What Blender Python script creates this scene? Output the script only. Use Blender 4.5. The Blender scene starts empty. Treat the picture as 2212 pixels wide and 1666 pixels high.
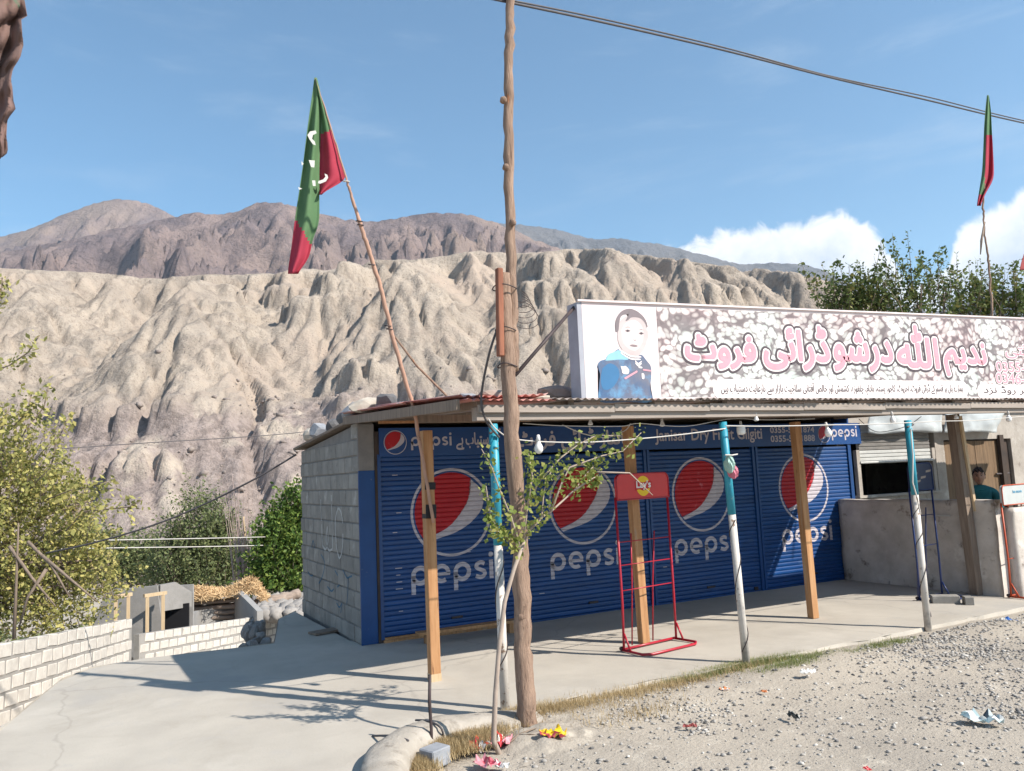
import bpy, bmesh, math, random
import numpy as np
from mathutils import Vector, Matrix, Quaternion
random.seed(7); rng = np.random.default_rng(11)
S = bpy.context.scene
COL = S.collection
PI = math.pi

# ------------------------------------------------------------------ camera
# world: X runs along the shop fronts to the right, Y away from the road, Z up; metres
HC = 1.85
W_, H_, F_ = 2212., 1666., 1736.
YAW, PITCH, ROLL = math.radians(27.5), math.radians(6.5), math.radians(2.47)
_f0 = Vector((math.sin(YAW), math.cos(YAW), 0)); _r0 = Vector((math.cos(YAW), -math.sin(YAW), 0)); _up = Vector((0, 0, 1))
_fw = _f0*math.cos(PITCH) + _up*math.sin(PITCH); _u0 = _up*math.cos(PITCH) - _f0*math.sin(PITCH)
_R = _r0*math.cos(ROLL) - _u0*math.sin(ROLL); _U = _u0*math.cos(ROLL) + _r0*math.sin(ROLL)
cam = bpy.data.cameras.new('camera'); camo = bpy.data.objects.new('camera', cam); COL.objects.link(camo)
camo.matrix_world = Matrix(((_R.x, _U.x, -_fw.x, 0), (_R.y, _U.y, -_fw.y, 0), (_R.z, _U.z, -_fw.z, HC), (0, 0, 0, 1)))
cam.sensor_width = 36; cam.lens = F_/W_*36; cam.clip_start = .05; cam.clip_end = 40000
S.camera = camo

# ------------------------------------------------------------------ light
SUN = Vector((.75, -1.0, 1.08)).normalized()          # towards the sun
sun = bpy.data.lights.new('sun', 'SUN'); suno = bpy.data.objects.new('sun', sun); COL.objects.link(suno)
sun.energy = 4.6; sun.angle = math.radians(.53); sun.color = (1, .93, .84)
suno.rotation_euler = SUN.to_track_quat('Z', 'Y').to_euler()
suno.location = (5, -5, 20)
S.view_settings.view_transform = 'Standard'; S.view_settings.look = 'None'
S.view_settings.exposure = 0.9; S.view_settings.gamma = 1; S.view_settings.use_curve_mapping = False

wd = bpy.data.worlds.new('World'); S.world = wd; wd.use_nodes = True
def build_world():
    nt = wd.node_tree; N = nt.nodes; L = nt.links
    N.clear()
    out = N.new('ShaderNodeOutputWorld'); bg = N.new('ShaderNodeBackground')
    sky = N.new('ShaderNodeTexSky'); sky.sky_type = 'NISHITA'; sky.sun_disc = False
    sky.sun_elevation = math.asin(SUN.z); sky.sun_rotation = math.atan2(SUN.x, SUN.y)
    sky.altitude = 1200; sky.air_density = 1.0; sky.dust_density = .7; sky.ozone_density = 1.3
    bg.inputs['Strength'].default_value = SKY
    def M(op, a, b=None, c=None):
        n = N.new('ShaderNodeMath'); n.operation = op
        for i, v in enumerate((a, b, c)):
            if v is None: continue
            if isinstance(v, (int, float)): n.inputs[i].default_value = v
            else: L.new(v, n.inputs[i])
        return n.outputs[0]
    tc = N.new('ShaderNodeTexCoord'); sep = N.new('ShaderNodeSeparateXYZ'); L.new(tc.outputs['Generated'], sep.inputs[0])
    az = M('ARCTAN2', sep.outputs[0], sep.outputs[1])           # compass angle from +Y
    el = M('ARCSINE', sep.outputs[2])
    comb = N.new('ShaderNodeCombineXYZ'); L.new(az, comb.inputs[0]); L.new(el, comb.inputs[1])
    def noise(scale, detail=6, rough=.6, vec=None, sc=(1, 1, 1), dist=0):
        mp = N.new('ShaderNodeMapping'); mp.inputs['Scale'].default_value = sc; L.new(vec or comb.outputs[0], mp.inputs[0])
        n = N.new('ShaderNodeTexNoise'); n.inputs['Scale'].default_value = scale; n.inputs['Detail'].default_value = detail
        n.inputs['Roughness'].default_value = rough; n.inputs['Distortion'].default_value = dist
        L.new(mp.outputs[0], n.inputs[0]); return n.outputs[0]
    # cumulus bank low over the far hills: its top is a curve over the compass angle, broken by billows
    cv = N.new('ShaderNodeFloatCurve'); c = cv.mapping.curves[0]
    a0, a1 = .2, 1.9
    pts = [(.2, .0), (.60, .0), (.645, .268), (.705, .276), (.75, .284), (.778, .288), (.83, .280), (.85, .287), (.879, .293), (.903, .279), (.92, .262), (.937, .240), (.952, .205), (.975, .200), (.999, .243), (1.023, .258), (1.045, .272), (1.07, .282), (1.12, .29), (1.2, .27), (1.35, .2), (1.5, .25), (1.7, .08), (1.9, .0)]
    while len(c.points) < len(pts): c.points.new(.5, .5)
    for p, (x, y) in zip(c.points, pts): p.location = ((x-a0)/(a1-a0), y/.4); p.handle_type = 'AUTO'
    cv.mapping.update()
    wob = noise(9, 4, .55)
    az2 = M('ADD', az, M('MULTIPLY', M('SUBTRACT', wob, .5), .03))
    L.new(M('DIVIDE', M('SUBTRACT', az2, a0), a1-a0), cv.inputs['Value'])
    top = M('MULTIPLY', cv.outputs[0], .4)
    bil = noise(26, 7, .62, dist=.6)
    edge = M('ADD', M('SUBTRACT', top, el), M('MULTIPLY', M('SUBTRACT', bil, .5), .05))
    mk = N.new('ShaderNodeMapRange'); mk.interpolation_type = 'SMOOTHSTEP'; L.new(edge, mk.inputs[0])
    mk.inputs[1].default_value = .0; mk.inputs[2].default_value = .014
    gate = N.new('ShaderNodeMapRange'); gate.interpolation_type = 'SMOOTHSTEP'; L.new(cv.outputs[0], gate.inputs[0]); gate.inputs[1].default_value = .05; gate.inputs[2].default_value = .35
    dens = M('MULTIPLY', M('MULTIPLY', mk.outputs[0], gate.outputs[0]), .93)
    # cirrus veil, long faint strokes
    ci = noise(3.2, 7, .6, sc=(1, 4.2, 1), dist=.4)
    mc = N.new('ShaderNodeMapRange'); mc.interpolation_type = 'SMOOTHSTEP'; L.new(ci, mc.inputs[0]); mc.inputs[1].default_value = .5; mc.inputs[2].default_value = .8; mc.inputs[4].default_value = .30
    # cloud colours: bright rim and shaded body painted in by the ramp
    shade = noise(14, 5, .6)
    rc = N.new('ShaderNodeValToRGB'); L.new(M('ADD', M('MULTIPLY', M('MINIMUM', M('MAXIMUM', edge, 0), .09), 5.0), M('MULTIPLY', M('SUBTRACT', shade, .5), 1.1)), rc.inputs[0])
    rc.color_ramp.elements[0].position = .12; rc.color_ramp.elements[0].color = (6.6, 6.6, 6.7, 1)
    rc.color_ramp.elements[1].position = .55; rc.color_ramp.elements[1].color = (3.5, 4.1, 5.0, 1)
    mx = N.new('ShaderNodeMix'); mx.data_type = 'RGBA'
    L.new(mc.outputs[0], mx.inputs[0]); 
    tint = N.new('ShaderNodeMix'); tint.data_type = 'RGBA'; tint.blend_type = 'MULTIPLY'; tint.inputs[0].default_value = 1; tint.inputs[7].default_value = SKYTINT
    L.new(sky.outputs[0], tint.inputs[6]); L.new(tint.outputs[2], mx.inputs[6])
    mx.inputs[7].default_value = (4.0, 4.6, 5.3, 1)
    mx2 = N.new('ShaderNodeMix'); mx2.data_type = 'RGBA'; L.new(dens, mx2.inputs[0]); L.new(mx.outputs[2], mx2.inputs[6]); L.new(rc.outputs[0], mx2.inputs[7])
    L.new(mx2.outputs[2], bg.inputs[0]); L.new(bg.outputs[0], out.inputs[0])
SKY = .105
SKYTINT = (.76, 1.04, 1.06, 1)
build_world()

# ------------------------------------------------------------------ helpers
def ray(px, py): return _fw + _R*((px-W_/2)/F_) + _U*((H_/2-py)/F_)
def at(px, py, v):                      # point of the photograph at distance v along +Y
    d = ray(px, py); t = v/d.y; return Vector((d.x*t, v, HC + d.z*t))
def atz(px, py, z):                     # ... on the level z
    d = ray(px, py); t = (z-HC)/d.z; return Vector((d.x*t, d.y*t, z))
def atd(px, py, dist):                  # ... at a horizontal distance along the view
    d = ray(px, py); t = dist/(d.x*_f0.x + d.y*_f0.y); return Vector((d.x*t, d.y*t, HC + d.z*t))

def tag(o, label=None, cat=None, group=None, kind=None):
    if label: o['label'] = label
    if cat: o['category'] = cat
    if group: o['group'] = group
    if kind: o['kind'] = kind
    return o
def empty(name, loc=(0, 0, 0), rot=(0, 0, 0), label=None, cat=None, group=None, kind=None):
    o = bpy.data.objects.new(name, None); o.empty_display_size = .2; COL.objects.link(o)
    o.location = loc; o.rotation_euler = rot; tag(o, label, cat, group, kind); return o
def link(name, me, parent=None, loc=None, rot=None):
    o = bpy.data.objects.new(name, me); COL.objects.link(o)
    if loc is not None: o.location = loc
    if rot is not None: o.rotation_euler = rot
    if parent: o.parent = parent
    return o

class MB:
    def __init__(s): s.v = []; s.f = []; s.m = []
    def add(s, vs, fs, mi=0):
        b = len(s.v); s.v += [tuple(p) for p in vs]; s.f += [tuple(i+b for i in f) for f in fs]; s.m += [mi]*len(fs); return s
    def box(s, c, d, M=None, mi=0):
        x, y, z = d[0]/2, d[1]/2, d[2]/2
        vs = [Vector((a, b, e)) for a in (-x, x) for b in (-y, y) for e in (-z, z)]
        if M is not None: vs = [M @ p for p in vs]
        c = Vector(c); vs = [p + c for p in vs]
        return s.add(vs, [(0, 1, 3, 2), (4, 6, 7, 5), (0, 4, 5, 1), (2, 3, 7, 6), (0, 2, 6, 4), (1, 5, 7, 3)], mi)
    def bx(s, a, b, mi=0):
        a, b = Vector(a), Vector(b); return s.box((a+b)/2, [abs(b[i]-a[i]) for i in range(3)], None, mi)
    def beam(s, p0, p1, w, h, upv=(0, 0, 1), mi=0):
        p0, p1 = Vector(p0), Vector(p1); d = (p1-p0); n = d.normalized(); u = Vector(upv)
        if abs(n.dot(u)) > .98: u = Vector((0, 1, 0))
        x = n.cross(u).normalized(); z = x.cross(n)
        M = Matrix((x, n, z)).transposed(); return s.box((p0+p1)/2, (w, d.length, h), M, mi)
    def tube(s, pts, r, n=8, cap=True, mi=0, flat=1.0):
        pts = [Vector(p) for p in pts]; k = len(pts)
        rs = r if isinstance(r, (list, tuple)) else [r]*k
        vs, fs = [], []; px = None
        for i, p in enumerate(pts):
            t = (pts[min(i+1, k-1)] - pts[max(i-1, 0)]).normalized()
            if px is None:
                px = t.cross(Vector((0, 0, 1)))
                if px.length < .05: px = t.cross(Vector((0, 1, 0)))
            px = (px - t*px.dot(t)).normalized(); py = t.cross(px)
            for j in range(n):
                a = 2*PI*j/n; vs.append(p + (px*math.cos(a) + py*math.sin(a)*flat)*rs[i])
        for i in range(k-1):
            for j in range(n):
                a = i*n+j; b = i*n+(j+1) % n; fs.append((a, b, b+n, a+n))
        if cap: fs.append(tuple(range(n))[::-1]); fs.append(tuple(range((k-1)*n, k*n)))
        return s.add(vs, fs, mi)
    def lathe(s, c, prof, n=16, M=None, mi=0):
        c = Vector(c); vs, fs = [], []; k = len(prof)
        for r, z in prof:
            for j in range(n):
                a = 2*PI*j/n; p = Vector((r*math.cos(a), r*math.sin(a), z))
                vs.append(c + (M @ p if M is not None else p))
        for i in range(k-1):
            for j in range(n):
                a = i*n+j; b = i*n+(j+1) % n; fs.append((a, b, b+n, a+n))
        return s.add(vs, fs, mi)
    def mesh(s, name, mats, smooth=False, bevel=0):
        me = bpy.data.meshes.new(name); me.from_pydata(s.v, [], s.f)
        for m in (mats if isinstance(mats, (list, tuple)) else [mats]): me.materials.append(m)
        me.polygons.foreach_set('material_index', s.m)
        if bevel:
            bm = bmesh.new(); bm.from_mesh(me); bmesh.ops.bevel(bm, geom=bm.edges[:], offset=bevel, segments=1, affect='EDGES'); bm.to_mesh(me); bm.free()
        if smooth: me.polygons.foreach_set('use_smooth', [True]*len(me.polygons))
        me.update(); return me
    def build(s, name, mats, parent=None, smooth=False, bevel=0, loc=None, rot=None):
        return link(name, s.mesh(name, mats, smooth, bevel), parent, loc, rot)

def np_mesh(name, V, Fc, mat, smooth=False):
    me = bpy.data.meshes.new(name); V = np.asarray(V, np.float32); Fc = np.asarray(Fc, np.int32)
    k = Fc.shape[1]
    me.vertices.add(len(V)); me.vertices.foreach_set('co', V.ravel())
    me.loops.add(Fc.size); me.loops.foreach_set('vertex_index', Fc.ravel())
    me.polygons.add(len(Fc)); me.polygons.foreach_set('loop_start', np.arange(0, Fc.size, k, dtype=np.int32))
    if smooth: me.polygons.foreach_set('use_smooth', np.ones(len(Fc), bool))
    for m in (mat if isinstance(mat, (list, tuple)) else [mat]): me.materials.append(m)
    me.update(calc_edges=True); return me
def grid_mesh(name, X, Y, Z, mat, smooth=True):
    n, m = X.shape; V = np.stack([X, Y, Z], -1).reshape(-1, 3)
    i = np.arange(n*m).reshape(n, m); Fc = np.stack([i[:-1, :-1], i[:-1, 1:], i[1:, 1:], i[1:, :-1]], -1).reshape(-1, 4)
    return np_mesh(name, V, Fc, mat, smooth)

# gradient noise on arrays
_perm = np.random.default_rng(3).permutation(512).astype(np.int64)
def pnoise(x, y, seed=0):
    xi = np.floor(x).astype(np.int64); yi = np.floor(y).astype(np.int64); xf = x-xi; yf = y-yi
    def g(ix, iy, dx, dy):
        h = _perm[(_perm[(ix+seed*37) & 511] + iy) & 511]; a = h*(2*PI/512.); return np.cos(a)*dx + np.sin(a)*dy
    u = xf*xf*xf*(xf*(xf*6-15)+10); v = yf*yf*yf*(yf*(yf*6-15)+10)
    return 1.5*((g(xi, yi, xf, yf)*(1-u) + g(xi+1, yi, xf-1, yf)*u)*(1-v) + (g(xi, yi+1, xf, yf-1)*(1-u) + g(xi+1, yi+1, xf-1, yf-1)*u)*v)
def fbm(x, y, o=5, seed=0, g=.5):
    s = 0; a = 1; 
    for k in range(o): s = s + a*pnoise(x*2**k, y*2**k, seed+k); a *= g
    return s
def ridged(x, y, o=5, seed=0, g=.5):
    s = 0; a = 1; w = 1
    for k in range(o):
        n = (1-np.abs(pnoise(x*2**k, y*2**k, seed+k)))**2*w; s = s + a*n; w = np.clip(n*1.6, 0, 1); a *= g
    return s

# ------------------------------------------------------------------ materials
def mat(name, c1, c2=None, scale=6., rough=.85, bump=0., bscale=60., vary=0., stretch=(1, 1, 1), metal=0., spots=None, spec=.3, thr=(.35, .65), coords='Object', detail=5, leafy=0):
    m = bpy.data.materials.new(name); m.use_nodes = True; nt = m.node_tree; N, L = nt.nodes, nt.links
    b = N['Principled BSDF']; b.inputs['Roughness'].default_value = rough; b.inputs['Metallic'].default_value = metal; b.inputs['Specular IOR Level'].default_value = spec
    tc = N.new('ShaderNodeTexCoord'); mp = N.new('ShaderNodeMapping'); mp.inputs['Scale'].default_value = stretch
    oi = N.new('ShaderNodeObjectInfo')
    sc = N.new('ShaderNodeVectorMath'); sc.operation = 'SCALE'; sc.inputs[0].default_value = (31, 17, 23); L.new(oi.outputs['Random'], sc.inputs['Scale'])
    ad = N.new('ShaderNodeVectorMath'); ad.operation = 'ADD'; L.new(tc.outputs[coords], ad.inputs[0]); L.new(sc.outputs[0], ad.inputs[1])
    L.new(ad.outputs[0], mp.inputs[0])
    def noise(s, d=detail, r=.6):
        n = N.new('ShaderNodeTexNoise'); n.inputs['Scale'].default_value = s; n.inputs['Detail'].default_value = d; n.inputs['Roughness'].default_value = r
        L.new(mp.outputs[0], n.inputs[0]); return n.outputs[0]
    def c4(c): return (*c, 1) if len(c) == 3 else c
    if c2 is None: c2 = tuple(v*.8 for v in c1)
    r = N.new('ShaderNodeValToRGB'); r.color_ramp.elements[0].position = thr[0]; r.color_ramp.elements[1].position = thr[1]
    r.color_ramp.elements[0].color = c4(c1); r.color_ramp.elements[1].color = c4(c2)
    L.new(noise(scale), r.inputs[0]); col = r.outputs[0]
    if spots:                       # (colour, scale, threshold, softness)
        for (sc_, s_, t_, w_) in spots:
            mr = N.new('ShaderNodeMapRange'); mr.inputs[1].default_value = t_; mr.inputs[2].default_value = t_+w_; L.new(noise(s_, 6, .65), mr.inputs[0])
            mx = N.new('ShaderNodeMix'); mx.data_type = 'RGBA'; L.new(mr.outputs[0], mx.inputs[0]); L.new(col, mx.inputs[6]); mx.inputs[7].default_value = c4(sc_); col = mx.outputs[2]
    if vary:
        hsv = N.new('ShaderNodeHueSaturation'); mr = N.new('ShaderNodeMapRange'); L.new(oi.outputs['Random'], mr.inputs[0]); mr.inputs[3].default_value = 1-vary; mr.inputs[4].default_value = 1+vary
        L.new(mr.outputs[0], hsv.inputs['Value']); L.new(col, hsv.inputs['Color']); col = hsv.outputs[0]
    L.new(col, b.inputs['Base Color'])
    if bump:
        bp = N.new('ShaderNodeBump'); bp.inputs['Strength'].default_value = 1; bp.inputs['Distance'].default_value = bump; L.new(noise(bscale, 6, .65), bp.inputs['Height']); L.new(bp.outputs[0], b.inputs['Normal'])
    return m
def flatmat(name, c, rough=.7, spec=.3, metal=0): 
    return mat(name, c, tuple(v*.93 for v in c), 9, rough, spec=spec, metal=metal)

def leafmat(name, cols, rough=.6, trans=.35):
    m = bpy.data.materials.new(name); m.use_nodes = True; nt = m.node_tree; N, L = nt.nodes, nt.links
    b = N['Principled BSDF']; b.inputs['Roughness'].default_value = rough; b.inputs['Specular IOR Level'].default_value = .25
    g = N.new('ShaderNodeNewGeometry'); tc = N.new('ShaderNodeTexCoord')
    n = N.new('ShaderNodeTexNoise'); n.inputs['Scale'].default_value = 1.6; n.inputs['Detail'].default_value = 3; L.new(tc.outputs['Object'], n.inputs[0])
    a = N.new('ShaderNodeMath'); a.operation = 'MULTIPLY_ADD'; L.new(g.outputs['Random Per Island'], a.inputs[0]); a.inputs[1].default_value = .55
    a2 = N.new('ShaderNodeMath'); a2.operation = 'MULTIPLY'; L.new(n.outputs[0], a2.inputs[0]); a2.inputs[1].default_value = .55; L.new(a2.outputs[0], a.inputs[2])
    r = N.new('ShaderNodeValToRGB'); e = r.color_ramp.elements
    e[0].position = .15; e[0].color = (*cols[0], 1); e[1].position = .92; e[1].color = (*cols[-1], 1)
    for i, c in enumerate(cols[1:-1]): q = e.new(.15 + .77*(i+1)/(len(cols)-1)); q.color = (*c, 1)
    L.new(a.outputs[0], r.inputs[0]); L.new(r.outputs[0], b.inputs['Base Color'])
    t = N.new('ShaderNodeBsdfTranslucent'); L.new(r.outputs[0], t.inputs[0]); mx = N.new('ShaderNodeMixShader'); mx.inputs[0].default_value = trans
    L.new(b.outputs[0], mx.inputs[1]); L.new(t.outputs[0], mx.inputs[2]); L.new(mx.outputs[0], N['Material Output'].inputs[0])
    return m

# ------------------------------------------------------------------ terrain
RZ = (0, 0, -YAW)                                  # far land is laid out along the valley
def sstep(a, b, x): t = np.clip((x-a)/(b-a), 0, 1); return t*t*(3-2*t)
def softplus(x, w=.6): return w*np.log1p(np.exp(np.clip(x/w, -30, 30)))
def yard_z(u, v):                                   # the concrete yard falls away to the back left
    return -.137*softplus(v-8.0+1.1*(1.6-u), .5)
def land_z(u, v):
    z = yard_z(u, np.clip(v, -50, 30))*1.0 - .07
    z = np.where(v < 8, np.maximum(z, -.07 - .137*softplus(8-8+1.1*(1.6-u), .5)*sstep(2, 8, v)), z)
    side = sstep(2.4, 3.5, u)
    z = z*(1-side) + (-.07)*side
    far = sstep(19, 60, v+.3*np.abs(u)); z = z - 6*sstep(11.5, 26, v)*side - 3.0*sstep(14, 30, v)*(1-side) - 9*far
    z = z - 4*sstep(-4, -25, u)*0
    return z

M_dirt = mat('dusty_gravel', (.41, .36, .295), (.335, .295, .245), .9, .95, .014, 34, spots=[((.27, .25, .23), 55, .62, .05), ((.46, .41, .34), 5, .56, .12), ((.20, .185, .17), 130, .64, .05)])
M_valley = mat('valley_soil', (.27, .23, .18), (.2, .19, .14), .35, .95, .03, 6)
def build_ground():
    def axis(lo, hi, fine_lo, fine_hi, step, nf):
        a = np.arange(fine_lo, fine_hi+1e-6, step)
        l = fine_lo - np.geomspace(step, fine_lo-lo, nf)[::-1]; r = fine_hi + np.geomspace(step, hi-fine_hi, nf)
        return np.concatenate([l, a, r])
    x = axis(-9000, 9000, -6, 20, .11, 60); y = axis(-9000, 9000, -1, 13, .11, 60)
    Y, X = np.meshgrid(y, x, indexing='ij')
    Z = land_z(X, Y)
    near = np.exp(-(np.maximum(0, np.hypot(X-6, Y-4)-14)/10)**2)
    Z = Z + near*(fbm(X*.7, Y*.7, 4, 5)*.02 + fbm(X*4, Y*4, 3, 9)*.008)*sstep(6.6, 5.6, Y) 
    # little bank of earth up to the kerb and slab edge
    Z += .055*np.exp(-((Y-5.75)/.45)**2)*sstep(2.4, 3.3, X)*(Y < 6.6)
    o = link('ground', grid_mesh('ground', X, Y, Z, M_dirt)); o['kind'] = 'structure'
build_ground()

# --- the eroded terrace cliff across the valley
def rock_mat(name, base, dark, low, zlow, zhigh, sc, warm=None, contrast=1, bump=.5, bscale=.5):
    m = bpy.data.materials.new(name); m.use_nodes = True; nt = m.node_tree; N, L = nt.nodes, nt.links
    b = N['Principled BSDF']; b.inputs['Roughness'].default_value = .95; b.inputs['Specular IOR Level'].default_value = .1
    tc = N.new('ShaderNodeTexCoord')
    def noise(s, d=8, r=.62, st=(1, 1, 1)):
        mp = N.new('ShaderNodeMapping'); mp.inputs['Scale'].default_value = st; L.new(tc.outputs['Object'], mp.inputs[0])
        n = N.new('ShaderNodeTexNoise'); n.inputs['Scale'].default_value = s; n.inputs['Detail'].default_value = d; n.inputs['Roughness'].default_value = r; L.new(mp.outputs[0], n.inputs[0]); return n.outputs[0]
    def mr(v, a, c): n = N.new('ShaderNodeMapRange'); n.interpolation_type = 'SMOOTHSTEP'; n.inputs[1].default_value = a; n.inputs[2].default_value = c; L.new(v, n.inputs[0]); return n.outputs[0]
    def mix(f, a, c):
        n = N.new('ShaderNodeMix'); n.data_type = 'RGBA'; L.new(f, n.inputs[0])
        for i, q in ((6, a), (7, c)):
            if isinstance(q, tuple): n.inputs[i].default_value = (*q, 1)
            else: L.new(q, n.inputs[i])
        return n.outputs[2]
    def MA(op, a, c):
        n = N.new('ShaderNodeMath'); n.operation = op
        for i, q in enumerate((a, c)):
            if isinstance(q, (int, float)): n.inputs[i].default_value = q
            else: L.new(q, n.inputs[i])
        return n.outputs[0]
    sep = N.new('ShaderNodeSeparateXYZ'); L.new(tc.outputs['Object'], sep.inputs[0])
    col = mix(mr(noise(sc*.25), .35, .65), base, dark)
    col = mix(mr(noise(sc*1.0, 10, .75, (1, .6, .35)), .45, .68), col, tuple(v*.66 for v in dark))
    col = mix(mr(noise(sc*7, 6, .7), .56, .66), col, tuple(v*.60 for v in dark))
    if warm: col = mix(mr(noise(sc*.12, 4), .48, .68), col, warm)
    z = MA('ADD', sep.outputs[2], MA('MULTIPLY', MA('SUBTRACT', noise(sc*.12, 8, .7), .5), (zhigh-zlow)*2.2))
    lowc = mix(mr(noise(sc*1.8, 10, .75), .42, .62), low, tuple(v*.6 for v in low))
    lowc = mix(mr(noise(sc*.35, 6, .6), .52, .66), lowc, tuple(v*1.12 for v in base))
    col = mix(mr(z, zhigh, zlow), col, lowc) if False else mix(mr(z, zlow, zhigh), lowc, col)
    # stones
    vo = N.new('ShaderNodeTexVoronoi'); vo.inputs['Scale'].default_value = sc*5; L.new(tc.outputs['Object'], vo.inputs[0])
    st = MA('MULTIPLY', mr(vo.outputs['Distance'], .26, .14), mr(noise(sc*.5, 5), .5, .6))
    col = mix(st, col, tuple(v*.55 for v in low))
    L.new(col, b.inputs['Base Color'])
    bp = N.new('ShaderNodeBump'); bp.inputs['Distance'].default_value = bump; L.new(noise(bscale, 9, .7), bp.inputs['Height']); L.new(bp.outputs[0], b.inputs['Normal'])
    return m

def pxprof(pts, d0):                                # outline of a crest given where it stands -> height over x at distance d0
    xs, zs = [], []
    for px, py in pts:
        p = atd(px, py, d0 if not callable(d0) else d0(px)); xs.append(p.x*_r0.x + p.y*_r0.y); zs.append(p.z)
    return np.array(xs), np.array(zs)

def erode(Z, cell, n_drops, steps, rs, dep=.25, ero=.35, cap=5.):
    h, w = Z.shape
    for b in range(n_drops):
        x = rs.uniform(2, w-3, 16000); y = rs.uniform(h*.2, h*.70, 16000)
        vx = np.zeros_like(x); vy = np.zeros_like(x); sed = np.zeros_like(x); water = np.ones_like(x); sp = np.ones_like(x)
        for k in range(steps):
            xi = x.astype(int); yi = y.astype(int); fx = x-xi; fy = y-yi
            a = Z[yi, xi]; b_ = Z[yi, xi+1]; c = Z[yi+1, xi]; d = Z[yi+1, xi+1]
            gx = ((b_-a)*(1-fy) + (d-c)*fy)/cell; gy = ((c-a)*(1-fx) + (d-b_)*fx)/cell
            h0 = a*(1-fx)*(1-fy)+b_*fx*(1-fy)+c*(1-fx)*fy+d*fx*fy
            vx = vx*.25 - gx*.75; vy = vy*.25 - gy*.75; l = np.hypot(vx, vy)+1e-6; dx = vx/l; dy = vy/l
            nx = np.clip(x+dx, 1, w-3); ny = np.clip(y+dy, 1, h-3)
            xj = nx.astype(int); yj = ny.astype(int); gx2 = nx-xj; gy2 = ny-yj
            h1 = Z[yj, xj]*(1-gx2)*(1-gy2)+Z[yj, xj+1]*gx2*(1-gy2)+Z[yj+1, xj]*(1-gx2)*gy2+Z[yj+1, xj+1]*gx2*gy2
            dh = h1-h0
            c_ = np.maximum(-dh/cell, .05)*sp*water*cap*.1
            amt = np.where((sed > c_) | (dh > 0), -np.where(dh > 0, np.minimum(dh, sed), (sed-c_)*dep), np.minimum((c_-sed)*ero, np.maximum(-dh, 0)))
            sed += amt
            for (ii, jj, ww) in ((yi, xi, (1-fx)*(1-fy)), (yi, xi+1, fx*(1-fy)), (yi+1, xi, (1-fx)*fy), (yi+1, xi+1, fx*fy)):
                Z -= np.bincount((ii*w+jj), weights=amt*ww, minlength=h*w).reshape(h, w)*.45
            sp = np.sqrt(np.clip(sp*sp - dh*.6, .1, 9)); water *= .975; x, y = nx, ny
    return Z

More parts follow.
